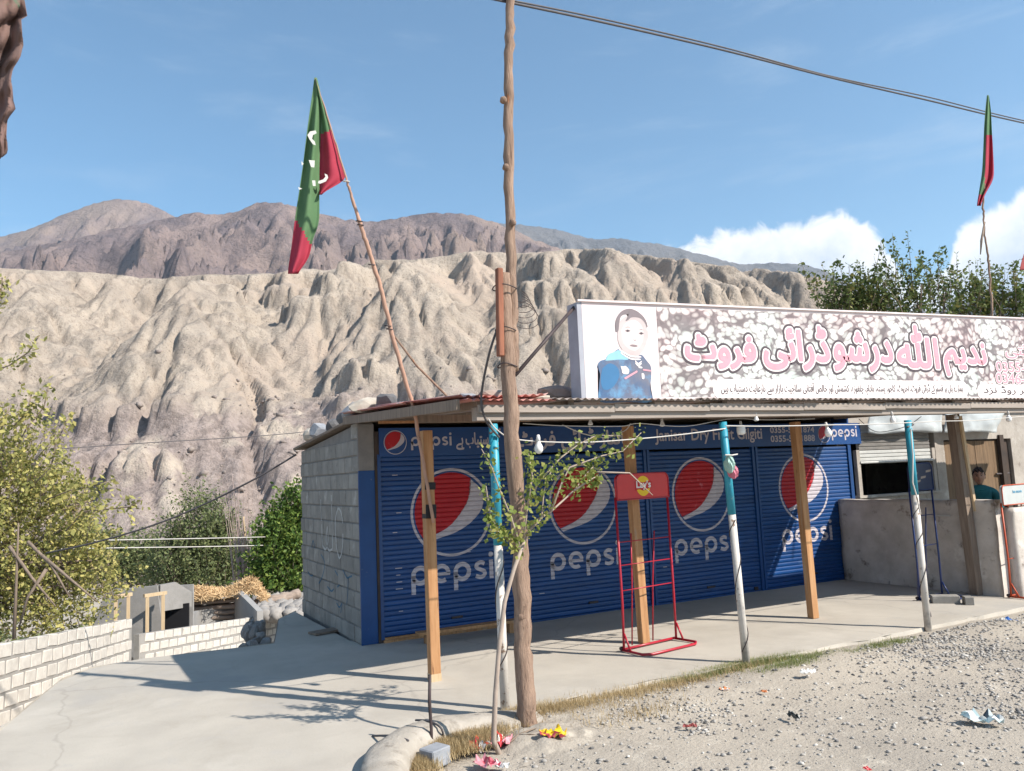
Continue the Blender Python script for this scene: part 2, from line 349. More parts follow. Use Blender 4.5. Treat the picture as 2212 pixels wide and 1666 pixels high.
def build_cliff():
    rs = np.random.default_rng(5)
    cell = .85
    xs = np.arange(-330, 400, cell); ds = np.arange(118, 372, cell)
    D, X = np.meshgrid(ds, xs, indexing='ij')
    rim_px = [(-500, 590), (-200, 574), (0, 578), (120, 586), (200, 588), (340, 597), (430, 590), (520, 592), (600, 592), (680, 575), (760, 562), (900, 560), (1040, 541), (1110, 548), (1200, 542), (1240, 535), (1300, 540), (1380, 552), (1500, 568), (1620, 580), (1700, 594), (1760, 622), (1830, 672), (1920, 760), (2050, 830), (2400, 900)]
    rx, rz = pxprof(rim_px, 300.)
    rimz = np.interp(X, rx, rz); 
    wx = X + fbm(X*.02, D*.02, 3, 21)*4.5 + fbm(X*.09, D*.09, 3, 25)*1.5 + fbm(X*.3, D*.3, 2, 27)*.45
    wd_ = D + fbm(X*.02, D*.02, 3, 31)*5 + fbm(X*.09, D*.09, 3, 35)*1.3 + fbm(X*.3, D*.3, 2, 37)*.45
    base = 21 - .34*(252-D) + fbm(X*.010, D*.010, 3, 41)*6 + (ridged(X*.045, D*.03, 5, 45)-1)*2.6
    base = np.maximum(base, -22 + fbm(X*.03, D*.03, 3, 43)*1.5)
    face = np.full_like(X, -100.)
    def spur(p, zr, out, k, kx, slant, drop, rill, sd):
        nonlocal face
        back = np.maximum(298 - out - wd_, 0); along = np.clip(298-wd_, 0, out); cx = p + slant*np.clip(298-wd_, 0, 110); dx = wx-cx
        kxa = kx*np.where(dx < 0, 1.45, .82); r = np.sqrt((np.abs(dx)*kxa)**2 + (back*k)**2); th = np.arctan2(dx*kx, back*k+3)
        n1 = np.abs(pnoise(th*2.6+sd*7.3, r*.018, sd)); n2 = np.abs(pnoise(th*6.5+sd*3.1, r*.03, sd+9))
        cut = np.exp(-(n1/.075)**1.1)*np.clip(r*.24, 0, 8.5) + np.exp(-(n2/.11)**1.1)*np.clip(r*.11, 0, 3.4)
        face = np.maximum(face, zr - drop*along - r - cut*rill)
    # the big pyramids, placed where they stand along the valley
    for px, out, k, kx, sl, dr in ((-190, 40, .9, .8, .1, .3), (-40, 46, .72, .62, .15, .32), (120, 34, .8, .8, .3, .35), (270, 12, 1.1, 1.0, 0, .3), (478, 52, .80, .70, .12, .33), (620, 12, 1.1, 1.1, .1, .3), (752, 36, .95, .85, .05, .38), (915, 44, .88, .86, -.05, .33), (1020, 14, 1.1, 1.1, 0, .3), (1135, 40, .86, .80, .10, .3), (1255, 34, .95, .85, .12, .3), (1370, 40, .9, .9, .25, .32), (1480, 26, 1.0, 1.0, .3, .3), (1585, 34, .95, .9, .35, .3), (1690, 30, 1.0, 1.0, .35, .3), (1790, 34, .95, .95, .3, .3), (1950, 30, 1, 1, .2, .3), (2150, 30, 1, 1, .2, .3)):
        q = atd(px, 590, 298.); p = q.x*_r0.x + q.y*_r0.y; zr = np.interp(p, rx, rz)
        spur(p, zr, out, k, kx, sl, dr, 1.0, int(px) % 91 + 3)
    p = -330.
    while p < 400:                                    # flutes under the rim
        spur(p, np.interp(p, rx, rz)-rs.uniform(0, 2), rs.uniform(0, 9), rs.uniform(1.25, 1.7), rs.uniform(1.3, 2.0), rs.uniform(-.1, .35), rs.uniform(.3, .6), .5, int(rs.integers(200)))
        p += rs.uniform(5, 14)
    g = rimz - 3 - (298-wd_)*1.5; g2 = rimz - 20 - (298 - wd_)*.95
    face = np.maximum(face, np.minimum(np.maximum(g, g2), rimz))
    Z = np.maximum(face, base)
    steep = sstep(0, 8, face-base)
    t = rimz + np.maximum(D-300, 0)*.012
    cap = rimz - np.maximum(300-D, 0)*.285 + np.maximum(D-300, 0)*.012
    q_ = Z/12.5 + fbm(X*.012, D*.012, 3, 401)*.7 + fbm(X*.06, D*.06, 2, 403)*.08; fr = q_ - np.floor(q_)
    Z = Z + (sstep(.38, .58, fr) - fr)*7.5*sstep(.0, .35, fbm(X*.02, D*.02, 3, 405))*steep
    Z = np.minimum(Z, cap + fbm(X*.05, D*.05, 3, 61)*.5)
    Z = erode(Z, cell, 5, 50, rs, dep=.1)
    Z = Z + (fbm(X*.25, D*.25, 4, 71)*.5 - np.exp(-(np.abs(pnoise(wx*.16, wd_*.05, 207))/.14)**1.2)*1.5)*sstep(1, 10, t-Z)*steep
    rough = sstep(14, -4, face-base+fbm(X*.03, D*.03, 3, 77)*10)
    Z = Z + (ridged(X*.16, D*.16, 4, 75, .6)-1.1)*1.15*rough + fbm(X*.55, D*.55, 2, 88)*(.14+.30*rough)*sstep(1, 8, t-Z)
    Z = np.minimum(Z, cap + fbm(X*.05, D*.05, 3, 61)*.6 + fbm(X*.2, D*.2, 3, 63)*.3)
    m = rock_mat('sediment', (.455, .385, .315), (.355, .30, .248), (.36, .295, .265), 17, 29, .22, warm=(.43, .35, .285), bump=1.1, bscale=.7)
    Z = Z + fbm(X*.5, D*.5, 2, 88)*.16*sstep(2, 10, t-Z)
    me = grid_mesh('cliff', X, D, Z, m, False)
    o = link('cliff', me, rot=RZ); o['kind'] = 'structure'
    # boulders on the talus (nobody could count them)
    bmv = []; bmf = []
    ico = bpy.data.meshes.new('i'); b = bmesh.new(); bmesh.ops.create_icosphere(b, subdivisions=1, radius=1); bv = np.array([v.co[:] for v in b.verts]); bf = np.array([[v.index for v in f.verts] for f in b.faces]); b.free(); bpy.data.meshes.remove(ico)
    n = 14000; sx = rs.uniform(-230, 260, n); sd = 150 + 125*rs.random(n)**1.0
    ix = ((sx+330)/cell).astype(int); idd = ((sd-118)/cell).astype(int); sz = Z[idd, ix]
    keep = sz < 40*rs.random(n)+2; sx, sd, sz = sx[keep], sd[keep], sz[keep]; n = len(sx)
    r = .15 + .40*rs.random(n)**7*2.2
    jit = bv[None]*(1+rs.uniform(-.42, .42, (n, len(bv), 1)))*r[:, None, None]*np.stack([rs.uniform(.8, 1.5, n), rs.uniform(.8, 1.3, n), rs.uniform(.6, .95, n)], -1)[:, None, :]
    V = (jit + np.stack([sx, sd, sz+r*.15], -1)[:, None, :]).reshape(-1, 3); Fx = (bf[None]+(np.arange(n)*len(bv))[:, None, None]).reshape(-1, 3)
    M_b = mat('boulder', (.30, .25, .22), (.22, .185, .165), .6, .95, .05, 3)
    o = link('rubble', np_mesh('rubble', V, Fx, M_b), rot=RZ); o['kind'] = 'stuff'; o['label'] = 'brown boulders and rubble strewn over the foot of the pale cliff'
    return
build_cliff()

def build_mountain(name, px_pts, d0, front, cell, amp, spur, seed, m, zbase=60, back=.6):
    rs = np.random.default_rng(seed)
    pts = px_pts; rx, rz = pxprof(pts, d0)
    xs = np.arange(rx[0], rx[-1], cell); ds = np.arange(d0-front, d0+cell*10, cell)
    D, X = np.meshgrid(ds, xs, indexing='ij')
    crest = np.interp(X, rx, rz)
    k = 9; ker = np.ones(k)/k; cr1 = np.convolve(np.pad(np.interp(xs, rx, rz), k//2, 'edge'), ker, 'valid'); crest = np.broadcast_to(cr1[None], X.shape)
    t = np.clip((d0-D)/front, -1, 1)
    f = 1/front
    wx = X + fbm(X*f*2, D*f*2, 4, seed)*front*.10; wd2 = D + fbm(X*f*2.3+9, D*f*2.3, 3, seed+3)*front*.05
    # spurs fall from the crest
    body = zbase + (crest-zbase)*(1-np.clip(t, 0, 1)**.85)
    rdg = ridged(wx*spur, wd2*spur*.6, 7, seed+5, .5)
    amt = amp*np.clip(t*2.2, 0.02, 1)
    Z = body + (rdg-1.25)*amt
    Z = np.where(t > 0, np.minimum(Z, crest - (d0-D)*.12 + 0), crest - (D-d0)*back)
    ct = sstep(.01, .12, t)
    Z = Z + (ridged(wx*spur*2.7, wd2*spur*.8, 5, seed+15, .6)-1.1)*amp*.42*ct + (ridged(wx*spur*8, wd2*spur*4, 3, seed+25, .6)-1.1)*amp*.10*ct + fbm(X*spur*20, D*spur*20, 2, seed+31)*amp*.05*ct
    Z += fbm(X*spur*9, D*spur*9, 4, seed+8)*amp*.05
    o = link(name, grid_mesh(name, X, D, np.minimum(Z, crest+2), m, False), rot=RZ); o['kind'] = 'structure'; return o
M_mt1 = rock_mat('mountain_rock', (.30, .225, .20), (.175, .14, .145), (.24, .185, .175), 0, 40, .016, warm=(.29, .22, .185), bump=22, bscale=.025)
M_mt2 = rock_mat('far_rock', (.165, .155, .155), (.13, .13, .14), (.16, .15, .15), 0, 40, .01, bump=22, bscale=.015)
build_mountain('mountain', [(-700, 610), (-300, 560), (-100, 560), (0, 542), (150, 520), (250, 492), (330, 478), (400, 462), (440, 458), (490, 466), (530, 446), (572, 432), (620, 440), (660, 452), (700, 466), (750, 473), (800, 480), (850, 474), (900, 464), (955, 459), (1010, 462), (1060, 478), (1100, 490), (1160, 520), (1240, 548), (1320, 580), (1420, 640), (1600, 720)], 2300., 1250., 9.0, 105, .0050, 101, M_mt1, 120)
build_mountain('mountain_peak', [(-900, 640), (-300, 560), (0, 512), (60, 498), (120, 470), (190, 444), (230, 431), (270, 430), (310, 436), (345, 450), (375, 466), (420, 500), (520, 560), (700, 620)], 3600., 1500., 15.0, 130, .0034, 131, M_mt1, 200)
build_mountain('mountain_ridge', [(700, 560), (900, 500), (1020, 480), (1110, 482), (1150, 486), (1185, 492), (1240, 503), (1270, 515), (1295, 518), (1335, 511), (1370, 518), (1400, 524), (1450, 528), (1480, 541), (1520, 548), (1560, 562), (1600, 570), (1660, 567), (1700, 566), (1745, 572), (1790, 584), (1825, 604), (1870, 640), (1990, 680), (2100, 650), (2170, 632), (2215, 622), (2300, 600), (2500, 560), (2800, 600)], 4600., 1800., 19.0, 130, .0030, 161, M_mt2, 250)

def build_haze():
    m = bpy.data.materials.new('haze'); m.use_nodes = True; nt = m.node_tree; nt.nodes.clear()
    o = nt.nodes.new('ShaderNodeOutputMaterial'); v = nt.nodes.new('ShaderNodeVolumePrincipled')
    v.inputs['Color'].default_value = (.74, .87, 1, 1); v.inputs['Density'].default_value = HAZE; v.inputs['Anisotropy'].default_value = .2
    nt.links.new(v.outputs[0], o.inputs['Volume'])
    b = MB().bx((-9900, -9900, -40), (9900, 9900, 1700)); o = b.build('haze', m); o['kind'] = 'stuff'; o['label'] = 'thin blue air haze filling the whole valley'
HAZE = 6e-5
build_haze()

# ------------------------------------------------------------------ printing: lettering and marks as thin real shapes
AR = {'ا':(0xFE8D,0xFE8E),'آ':(0xFE81,0xFE82),'ب':(0xFE8F,0xFE90,0xFE91,0xFE92),'پ':(0xFB56,0xFB57,0xFB58,0xFB59),'ت':(0xFE95,0xFE96,0xFE97,0xFE98),
'ٹ':(0xFB66,0xFB67,0xFB68,0xFB69),'ث':(0xFE99,0xFE9A,0xFE9B,0xFE9C),'ج':(0xFE9D,0xFE9E,0xFE9F,0xFEA0),'چ':(0xFB7A,0xFB7B,0xFB7C,0xFB7D),'ح':(0xFEA1,0xFEA2,0xFEA3,0xFEA4),
'خ':(0xFEA5,0xFEA6,0xFEA7,0xFEA8),'د':(0xFEA9,0xFEAA),'ڈ':(0xFB88,0xFB89),'ر':(0xFEAD,0xFEAE),'ز':(0xFEAF,0xFEB0),'س':(0xFEB1,0xFEB2,0xFEB3,0xFEB4),
'ش':(0xFEB5,0xFEB6,0xFEB7,0xFEB8),'ص':(0xFEB9,0xFEBA,0xFEBB,0xFEBC),'ع':(0xFEC9,0xFECA,0xFECB,0xFECC),'غ':(0xFECD,0xFECE,0xFECF,0xFED0),'ف':(0xFED1,0xFED2,0xFED3,0xFED4),
'ق':(0xFED5,0xFED6,0xFED7,0xFED8),'ک':(0xFB8E,0xFB8F,0xFB90,0xFB91),'گ':(0xFB92,0xFB93,0xFB94,0xFB95),'ل':(0xFEDD,0xFEDE,0xFEDF,0xFEE0),'م':(0xFEE1,0xFEE2,0xFEE3,0xFEE4),
'ن':(0xFEE5,0xFEE6,0xFEE7,0xFEE8),'و':(0xFEED,0xFEEE),'ہ':(0xFBA6,0xFBA7,0xFBA8,0xFBA9),'ی':(0xFBFC,0xFBFD,0xFBFE,0xFBFF),'ئ':(0xFE89,0xFE8A,0xFE8B,0xFE8C),'ے':(0xFBAE,0xFBAF),'ں':(0xFB9E,0xFB9F)}
def shape(t):
    out = []
    for i, c in enumerate(t):
        if c not in AR: out.append(c); continue
        pj = i > 0 and t[i-1] in AR and len(AR[t[i-1]]) == 4
        nj = i+1 < len(t) and t[i+1] in AR and len(AR[c]) == 4
        out.append(chr(AR[c][(3 if nj else 1) if pj else (2 if nj else 0)]))
    return ''.join(reversed(out))
_dg = None
def text_geo(s, res=3):                              # 2-D triangles of a line of writing, scaled to x 0..1 x its own height
    c = bpy.data.curves.new('t', 'FONT'); c.body = s; c.size = 1; c.resolution_u = res
    o = bpy.data.objects.new('t', c); COL.objects.link(o)
    bpy.context.view_layer.update(); dg = bpy.context.evaluated_depsgraph_get()
    me = o.evaluated_get(dg).to_mesh(); V = np.array([v.co[:2] for v in me.vertices]); Fc = [tuple(p.vertices) for p in me.polygons]
    o.evaluated_get(dg).to_mesh_clear(); bpy.data.objects.remove(o); bpy.data.curves.remove(c)
    return V, Fc
def fit_text(s, x0, x1, z0, z1, res=3):             # stretched to the box x0..x1, z0..z1
    V, Fc = text_geo(s, res); lo, hi = V.min(0), V.max(0)
    V = (V-lo)/(hi-lo)*[x1-x0, z1-z0] + [x0, z0]; return V, Fc
def thick(mb, V, Fc, y, r, n=12, step=.00006):      # the writing thickened by a round brush of radius r, in front of plane y
    for k in range(n if r else 1):
        a = 2*PI*k/max(n, 1); dx, dz = (r*math.cos(a), r*math.sin(a)) if r else (0, 0)
        mb.add([(p[0]+dx, y-k*step, p[1]+dz) for p in V], Fc)
    if r: mb.add([(p[0], y-n*step, p[1]) for p in V], Fc)
def ribbon(pts, w, n=None):                          # a stroke of width w along 2-D points: quads
    P = [Vector((p[0], p[1])) for p in pts]; V = []; F = []
    for i, p in enumerate(P):
        t = (P[min(i+1, len(P)-1)]-P[max(i-1, 0)]).normalized(); nrm = Vector((-t.y, t.x))*w/2
        V += [p+nrm, p-nrm]
    for i in range(len(P)-1): F.append((2*i, 2*i+1, 2*i+3, 2*i+2))
    return V, F
def arc(cx, cz, r, a0, a1, n=18, rz=None): return [(cx+r*math.cos(math.radians(a0+(a1-a0)*i/n)), cz+(rz or r)*math.sin(math.radians(a0+(a1-a0)*i/n))) for i in range(n+1)]
def spline(pts, n=8):
    P = [Vector((p[0], p[1])) for p in pts]; out = []
    for i in range(len(P)-1):
        a, b, c, d = P[max(i-1, 0)], P[i], P[i+1], P[min(i+2, len(P)-1)]
        for k in range(n):
            t = k/n; out.append(.5*((2*b)+(c-a)*t+(2*a-5*b+4*c-d)*t*t+(3*b-a-3*c+d)*t**3))
    out.append(P[-1]); return [(p.x, p.y) for p in out]
def wordmark():                                      # the rounded five-letter word, x-height 1, drawn with strokes
    w = .235; out = []
    r = .5-w/2
    def put(V_F): out.append(V_F)
    x = 0
    for ch in 'pepsi':
        if ch == 'p':
            put(ribbon(arc(x+.5, .5, r, 0, 360, 28), w)); put(ribbon([(x+w/2, .5), (x+w/2, -.42)], w)); x += 1.17
        elif ch == 'e':
            put(ribbon(arc(x+.5, .5, r, 0, 305, 26), w*.92)); put(ribbon([(x+.12, .47), (x+.5+r+w*.4, .47)], w*.72)); x += 1.17
        elif ch == 's':
            put(ribbon(spline([(x+.62, .80), (x+.40, .885), (x+.17, .78), (x+.17, .62), (x+.40, .50), (x+.60, .39), (x+.60, .22), (x+.38, .115), (x+.10, .20)], 6), w*.9)); x += .9
        elif ch == 'i':
            put(ribbon([(x+w/2, 0), (x+w/2, .97)], w)); c = [(x+w/2, 1.26)]
            V = [Vector((x+w/2+.14*math.cos(a*PI/6), 1.26+.14*math.sin(a*PI/6))) for a in range(12)]; put((V, [tuple(range(12))])); x += .3
    return out, x
def globe(R):                                        # the round emblem: ring, red and white waves
    ring = ribbon(arc(0, 0, R*.97, 0, 360, 72), R*.06)
    q = R*.90
    inner = [(.56, .83), (.54, .55), (.45, .25), (.28, 0), (.03, -.27), (-.2, -.42), (-.45, -.52), (-.76, -.62)]
    a1, a0 = math.degrees(math.atan2(.83, .56)), math.degrees(math.atan2(-.62, -.76))+360
    red = arc(0, 0, 1, a1, a0, 40) + list(reversed(spline(inner[:], 5)))[1:-1]
    outer = [(.80, .60), (.90, .35), (.86, .08), (.70, -.14), (.42, -.36), (.05, -.53), (-.35, -.63), (-.69, -.72)]
    oa1, oa0 = math.degrees(math.atan2(.60, .80)), math.degrees(math.atan2(-.72, -.69))+360
    white = spline([(.54, .82), (.52, .54), (.43, .24), (.26, -.01), (.01, -.28), (-.22, -.43), (-.46, -.535), (-.76, -.64)], 5) + arc(0, 0, 1, 220, 226, 2) + list(reversed(spline(outer, 5)))[1:]
    sc = lambda P: [(p[0]*q, p[1]*q) for p in P]
    return ring, sc(red), sc(white)

def conform(name, polys, mat_, parent, profile=None, zs=None, y=0., lift=.0018):
    """flat shapes (list of (V2, faces)) laid on a ribbed curtain: cut at every bend and pressed onto it"""
    bm = bmesh.new()
    for V, Fc in polys:
        vs = [bm.verts.new((p[0], 0, p[1])) for p in V]
        for f in Fc:
            try: bm.faces.new([vs[i] for i in f])
            except ValueError: pass
    bmesh.ops.triangulate(bm, faces=[f for f in bm.faces if len(f.verts) > 4])
    if zs:
        z0, z1 = min(v.co.z for v in bm.verts), max(v.co.z for v in bm.verts)
        for z in zs:
            if z0 < z < z1: bmesh.ops.bisect_plane(bm, geom=bm.verts[:]+bm.edges[:]+bm.faces[:], plane_co=(0, 0, z), plane_no=(0, 0, 1), dist=1e-6)
    for v in bm.verts: v.co.y = y - lift - (profile(v.co.z) if profile else 0)
    bmesh.ops.recalc_face_normals(bm, faces=bm.faces[:])
    me = bpy.data.meshes.new(name); bm.to_mesh(me); bm.free(); me.materials.append(mat_)
    return link(name, me, parent)

# ------------------------------------------------------------------ materials of the shops
M_slab = mat('yard_concrete', (.45, .41, .35), (.385, .35, .30), 1.3, .9, .0022, 45, spots=[((.40, .37, .33), 3.0, .60, .14), ((.50, .46, .40), .8, .55, .2), ((.36, .335, .30), .35, .56, .10), ((.22, .2, .18), 60, .69, .03)])
def add_cracks(m):
    nt = m.node_tree; N, L = nt.nodes, nt.links; b = N['Principled BSDF']; src = b.inputs['Base Color'].links[0].from_socket
    tc = N.new('ShaderNodeTexCoord'); nz = N.new('ShaderNodeTexNoise'); nz.inputs['Scale'].default_value = 2.5; nz.inputs['Detail'].default_value = 6; L.new(tc.outputs['Object'], nz.inputs[0])
    mx = N.new('ShaderNodeMix'); mx.data_type = 'VECTOR'; mx.inputs[0].default_value = .22; L.new(tc.outputs['Object'], mx.inputs[4]); L.new(nz.outputs[1], mx.inputs[5])
    vo = N.new('ShaderNodeTexVoronoi'); vo.feature = 'DISTANCE_TO_EDGE'; vo.inputs['Scale'].default_value = .42; L.new(mx.outputs[1], vo.inputs[0])
    mr = N.new('ShaderNodeMapRange'); mr.inputs[1].default_value = .0; mr.inputs[2].default_value = .0055; mr.inputs[3].default_value = .28; mr.inputs[4].default_value = 0; L.new(vo.outputs[0], mr.inputs[0])
    c = N.new('ShaderNodeMix'); c.data_type = 'RGBA'; L.new(mr.outputs[0], c.inputs[0]); L.new(src, c.inputs[6]); c.inputs[7].default_value = (.20, .18, .155, 1)
    n2 = N.new('ShaderNodeTexNoise'); n2.inputs['Scale'].default_value = .9; n2.inputs['Detail'].default_value = 9; n2.inputs['Roughness'].default_value = .7; n2.inputs['Distortion'].default_value = 1.2; L.new(tc.outputs['Object'], n2.inputs[0])
    m2 = N.new('ShaderNodeMapRange'); m2.inputs[1].default_value = .52; m2.inputs[2].default_value = .72; m2.inputs[4].default_value = .55; L.new(n2.outputs[0], m2.inputs[0])
    d = N.new('ShaderNodeMix'); d.data_type = 'RGBA'; L.new(m2.outputs[0], d.inputs[0]); L.new(c.outputs[2], d.inputs[6]); d.inputs[7].default_value = (.33, .295, .245, 1); L.new(d.outputs[2], b.inputs['Base Color'])
add_cracks(M_slab)
M_block = mat('cement_block', (.30, .28, .25), (.235, .22, .20), 5, .95, .0035, 70, vary=.12, spots=[((.17, .16, .15), 12, .62, .08), ((.37, .35, .32), 4, .6, .1)])
M_mortar = mat('mortar', (.235, .22, .205), (.19, .18, .17), 8, .95, .003, 60)
M_blue = mat('blue_paint', (.004, .054, .20), (.003, .040, .155), 2.2, .42, .0006, 30, spots=[((.03, .075, .18), 3, .60, .16), ((.02, .03, .07), 14, .68, .06), ((.12, .15, .22), 26, .70, .03)], spec=.5, vary=.10)
M_bluelight = mat('blue_jamb_paint', (.008, .06, .20), (.006, .045, .16), 3, .5, .001, 30, spots=[((.12, .15, .2), 9, .66, .06)], spec=.4)
M_white = mat('white_print', (.50, .46, .50), (.42, .39, .43), 12, .5, spots=[((.2, .2, .3), 60, .70, .04)])
M_red = mat('red_print', (.42, .014, .022), (.35, .011, .02), 6, .45, spots=[((.5, .12, .14), 8, .63, .12)])
M_wood = mat('fresh_timber', (.47, .26, .125), (.34, .17, .075), 3, .75, .002, 30, stretch=(9, 9, .7), spots=[((.20, .10, .05), 4, .62, .08), ((.40, .31, .22), 1.1, .58, .12)])
M_woodend = mat('pale_timber', (.55, .42, .27), (.45, .33, .2), 4, .8, .001, 30, stretch=(9, 9, .7))
M_oldwood = mat('grey_wood', (.26, .20, .155), (.17, .13, .10), 3, .85, .003, 26, stretch=(8, 8, .6))
M_pole = mat('pole_wood', (.38, .26, .19), (.22, .145, .105), 5, .85, .014, 22, stretch=(6, 6, .7), spots=[((.12, .075, .055), 9, .6, .07), ((.42, .17, .07), 2.2, .66, .05)])
M_pipeblue = mat('turquoise_pipe_paint', (.03, .30, .40), (.025, .23, .32), 5, .45, .001, 40, spots=[((.35, .32, .28), 11, .64, .05)], spec=.4)
M_pipewhite = mat('chipped_white_pipe_paint', (.62, .575, .52), (.52, .48, .43), 5, .6, .001, 40, spots=[((.20, .13, .09), 9, .59, .05), ((.30, .28, .26), 3, .58, .1)], spec=.4)
M_tin = mat('dull_tin', (.34, .28, .25), (.27, .23, .21), 3, .6, .0008, 20, spots=[((.30, .10, .08), 6, .6, .1)])
M_redtin = mat('red_tin', (.42, .12, .10), (.5, .27, .23), 3, .6, .001, 20, spots=[((.52, .42, .38), 5, .55, .15)])
M_beam = mat('weathered_fascia', (.34, .29, .25), (.27, .23, .2), 2.5, .85, .002, 25, stretch=(.6, 5, 5), spots=[((.17, .14, .12), 7, .64, .08)])
M_dark = mat('dark_wood', (.07, .05, .04), (.045, .035, .03), 5, .9)
M_black = flatmat('interior_shade_black', (.012, .012, .014), .95)  # flat black stands in for the shade inside unlit openings
M_tape = flatmat('black_tape', (.022, .02, .022), .6)
M_steel = mat('dark_steel', (.07, .05, .05), (.04, .03, .03), 8, .6)
M_zinc = mat('zinc_slat', (.50, .50, .48), (.42, .42, .40), 6, .5, .0005, 40, spots=[((.25, .2, .16), 9, .66, .06)])
M_chalk = mat('chalk', (.50, .49, .46), (.42, .41, .39), 30, .95)
M_bluechalk = mat('blue_scrawl', (.06, .14, .22), (.09, .15, .2), 30, .95)

# ------------------------------------------------------------------ yard
KERB = [(1.42, 4.2)] + [tuple(atz(x, y, .04)[:2]) for x, y in ((828, 1660), (868, 1610), (925, 1578), (1010, 1556), (1090, 1541), (1160, 1530))]
def build_yard():
    nu, nv = 120, 110
    # outline swept from the near edge to the far edge, as a sheet that follows the fall of the ground
    def near(u):   # front edge of the concrete
        return np.interp(u, [-12, 1.36] + [k[0] for k in KERB] + [3.3, 4.5, 9.0, 10.5, 17], [-1, -1] + [k[1] for k in KERB] + [5.99, 6.02, 6.10, 6.16, 6.3])
    u = np.concatenate([np.linspace(-9, 1.6, 40), np.linspace(1.62, 3.4, 30), np.linspace(3.5, 16, 55)])
    U, G_ = np.meshgrid(u, np.concatenate([np.arange(-1, 4, .5), np.arange(4, 18, .11)]))
    nr = near(U) + (fbm(U*1.7, U*0+3, 3, 91)*.06)*(U > 3.2)
    fp = [(-9, -3.0), (-2.6, 4.0)] + [tuple(atz(x, y, 0)[:2]) for x, y in ((0, 1578), (60, 1525), (135, 1466), (205, 1441), (300, 1426), (400, 1413), (500, 1402), (592, 1390), (602, 1338))] + [(2.70, 12.5), (2.71, 9.7), (16, 9.7)]
    fu = [p[0] for p in fp]; fv = [p[1] for p in fp]
    far = np.interp(U, fu, fv) + fbm(U*2.3, U*0+1, 3, 95)*.03
    V = np.minimum(np.maximum(G_, nr), far)
    Z = fbm(U*.8, V*.8, 3, 93)*.008
    X, Y = U, V
    top = grid_mesh('concrete_yard', X, Y, Z, M_slab)
    o = link('concrete_yard', top); o['kind'] = 'structure'
    # the slab's broken front edge
    vs = []; k = 90
    us = np.linspace(3.0, 16, k); mb = MB()
    for i in range(k-1):
        a, b = us[i], us[i+1]; ya = float(near(a)+fbm(np.array([a*1.7]), np.array([3.]), 3, 91)[0]*.06*(a > 3.2)); yb = float(near(b)+fbm(np.array([b*1.7]), np.array([3.]), 3, 91)[0]*.06*(b > 3.2))
        mb.add([(a, ya, .004), (b, yb, .004), (b, yb-.03, -.14), (a, ya-.03, -.14)], [(0, 1, 2, 3)])
    for (u0, v0), (u1, v1) in zip(fp[:-3], fp[1:-2]):
        mb.add([(u0, v0+.02, .003), (u1, v1+.02, .003), (u1, v1+.06, -1.6), (u0, v0+.06, -1.6)], [(3, 2, 1, 0)])
    o = mb.build('slab_edge', M_slab); o['kind'] = 'structure'
    # rounded kerb that curls towards the road
    path = spline([(1.30, -1.5), (1.34, 2.0)] + KERB, 10)
    prof = [(-.17, -.16), (-.155, .02), (-.135, .050), (-.085, .066), (-.02, .070), (.055, .066), (.11, .048), (.145, .01), (.165, -.16)]
    n = len(path); G = np.zeros((n, len(prof), 3)); rs = np.random.default_rng(4)
    for i, p in enumerate(path):
        q0 = path[max(i-1, 0)]; q1 = path[min(i+1, n-1)]; tx, ty = q1[0]-q0[0], q1[1]-q0[1]; l = math.hypot(tx, ty); nx, ny = ty/l, -tx/l
        f = .12 + .88*min(1, (n-1-i)/26.)
        for j, (a, h) in enumerate(prof):
            hk = 1+.6*min(1, (n-1-i)/40.); a2 = a*(1+.16*float(pnoise(np.array([i*.11]), np.array([j*.1]), 7)[0])); G[i, j] = (p[0]+nx*a2, p[1]+ny*a2, (h if h < 0 else h*f*hk*(1+.12*float(pnoise(np.array([i*.13]), np.array([j*.5]), 8)[0])+.05*float(pnoise(np.array([i*.7]), np.array([j*.9]), 9)[0]))))
    o = link('kerb', grid_mesh('kerb', G[..., 0], G[..., 1], G[..., 2], mat('kerb_cement', (.40, .36, .31), (.32, .285, .24), 5, .95, .012, 16, spots=[((.25, .22, .185), 7, .56, .1)]))); o['kind'] = 'structure'
build_yard()

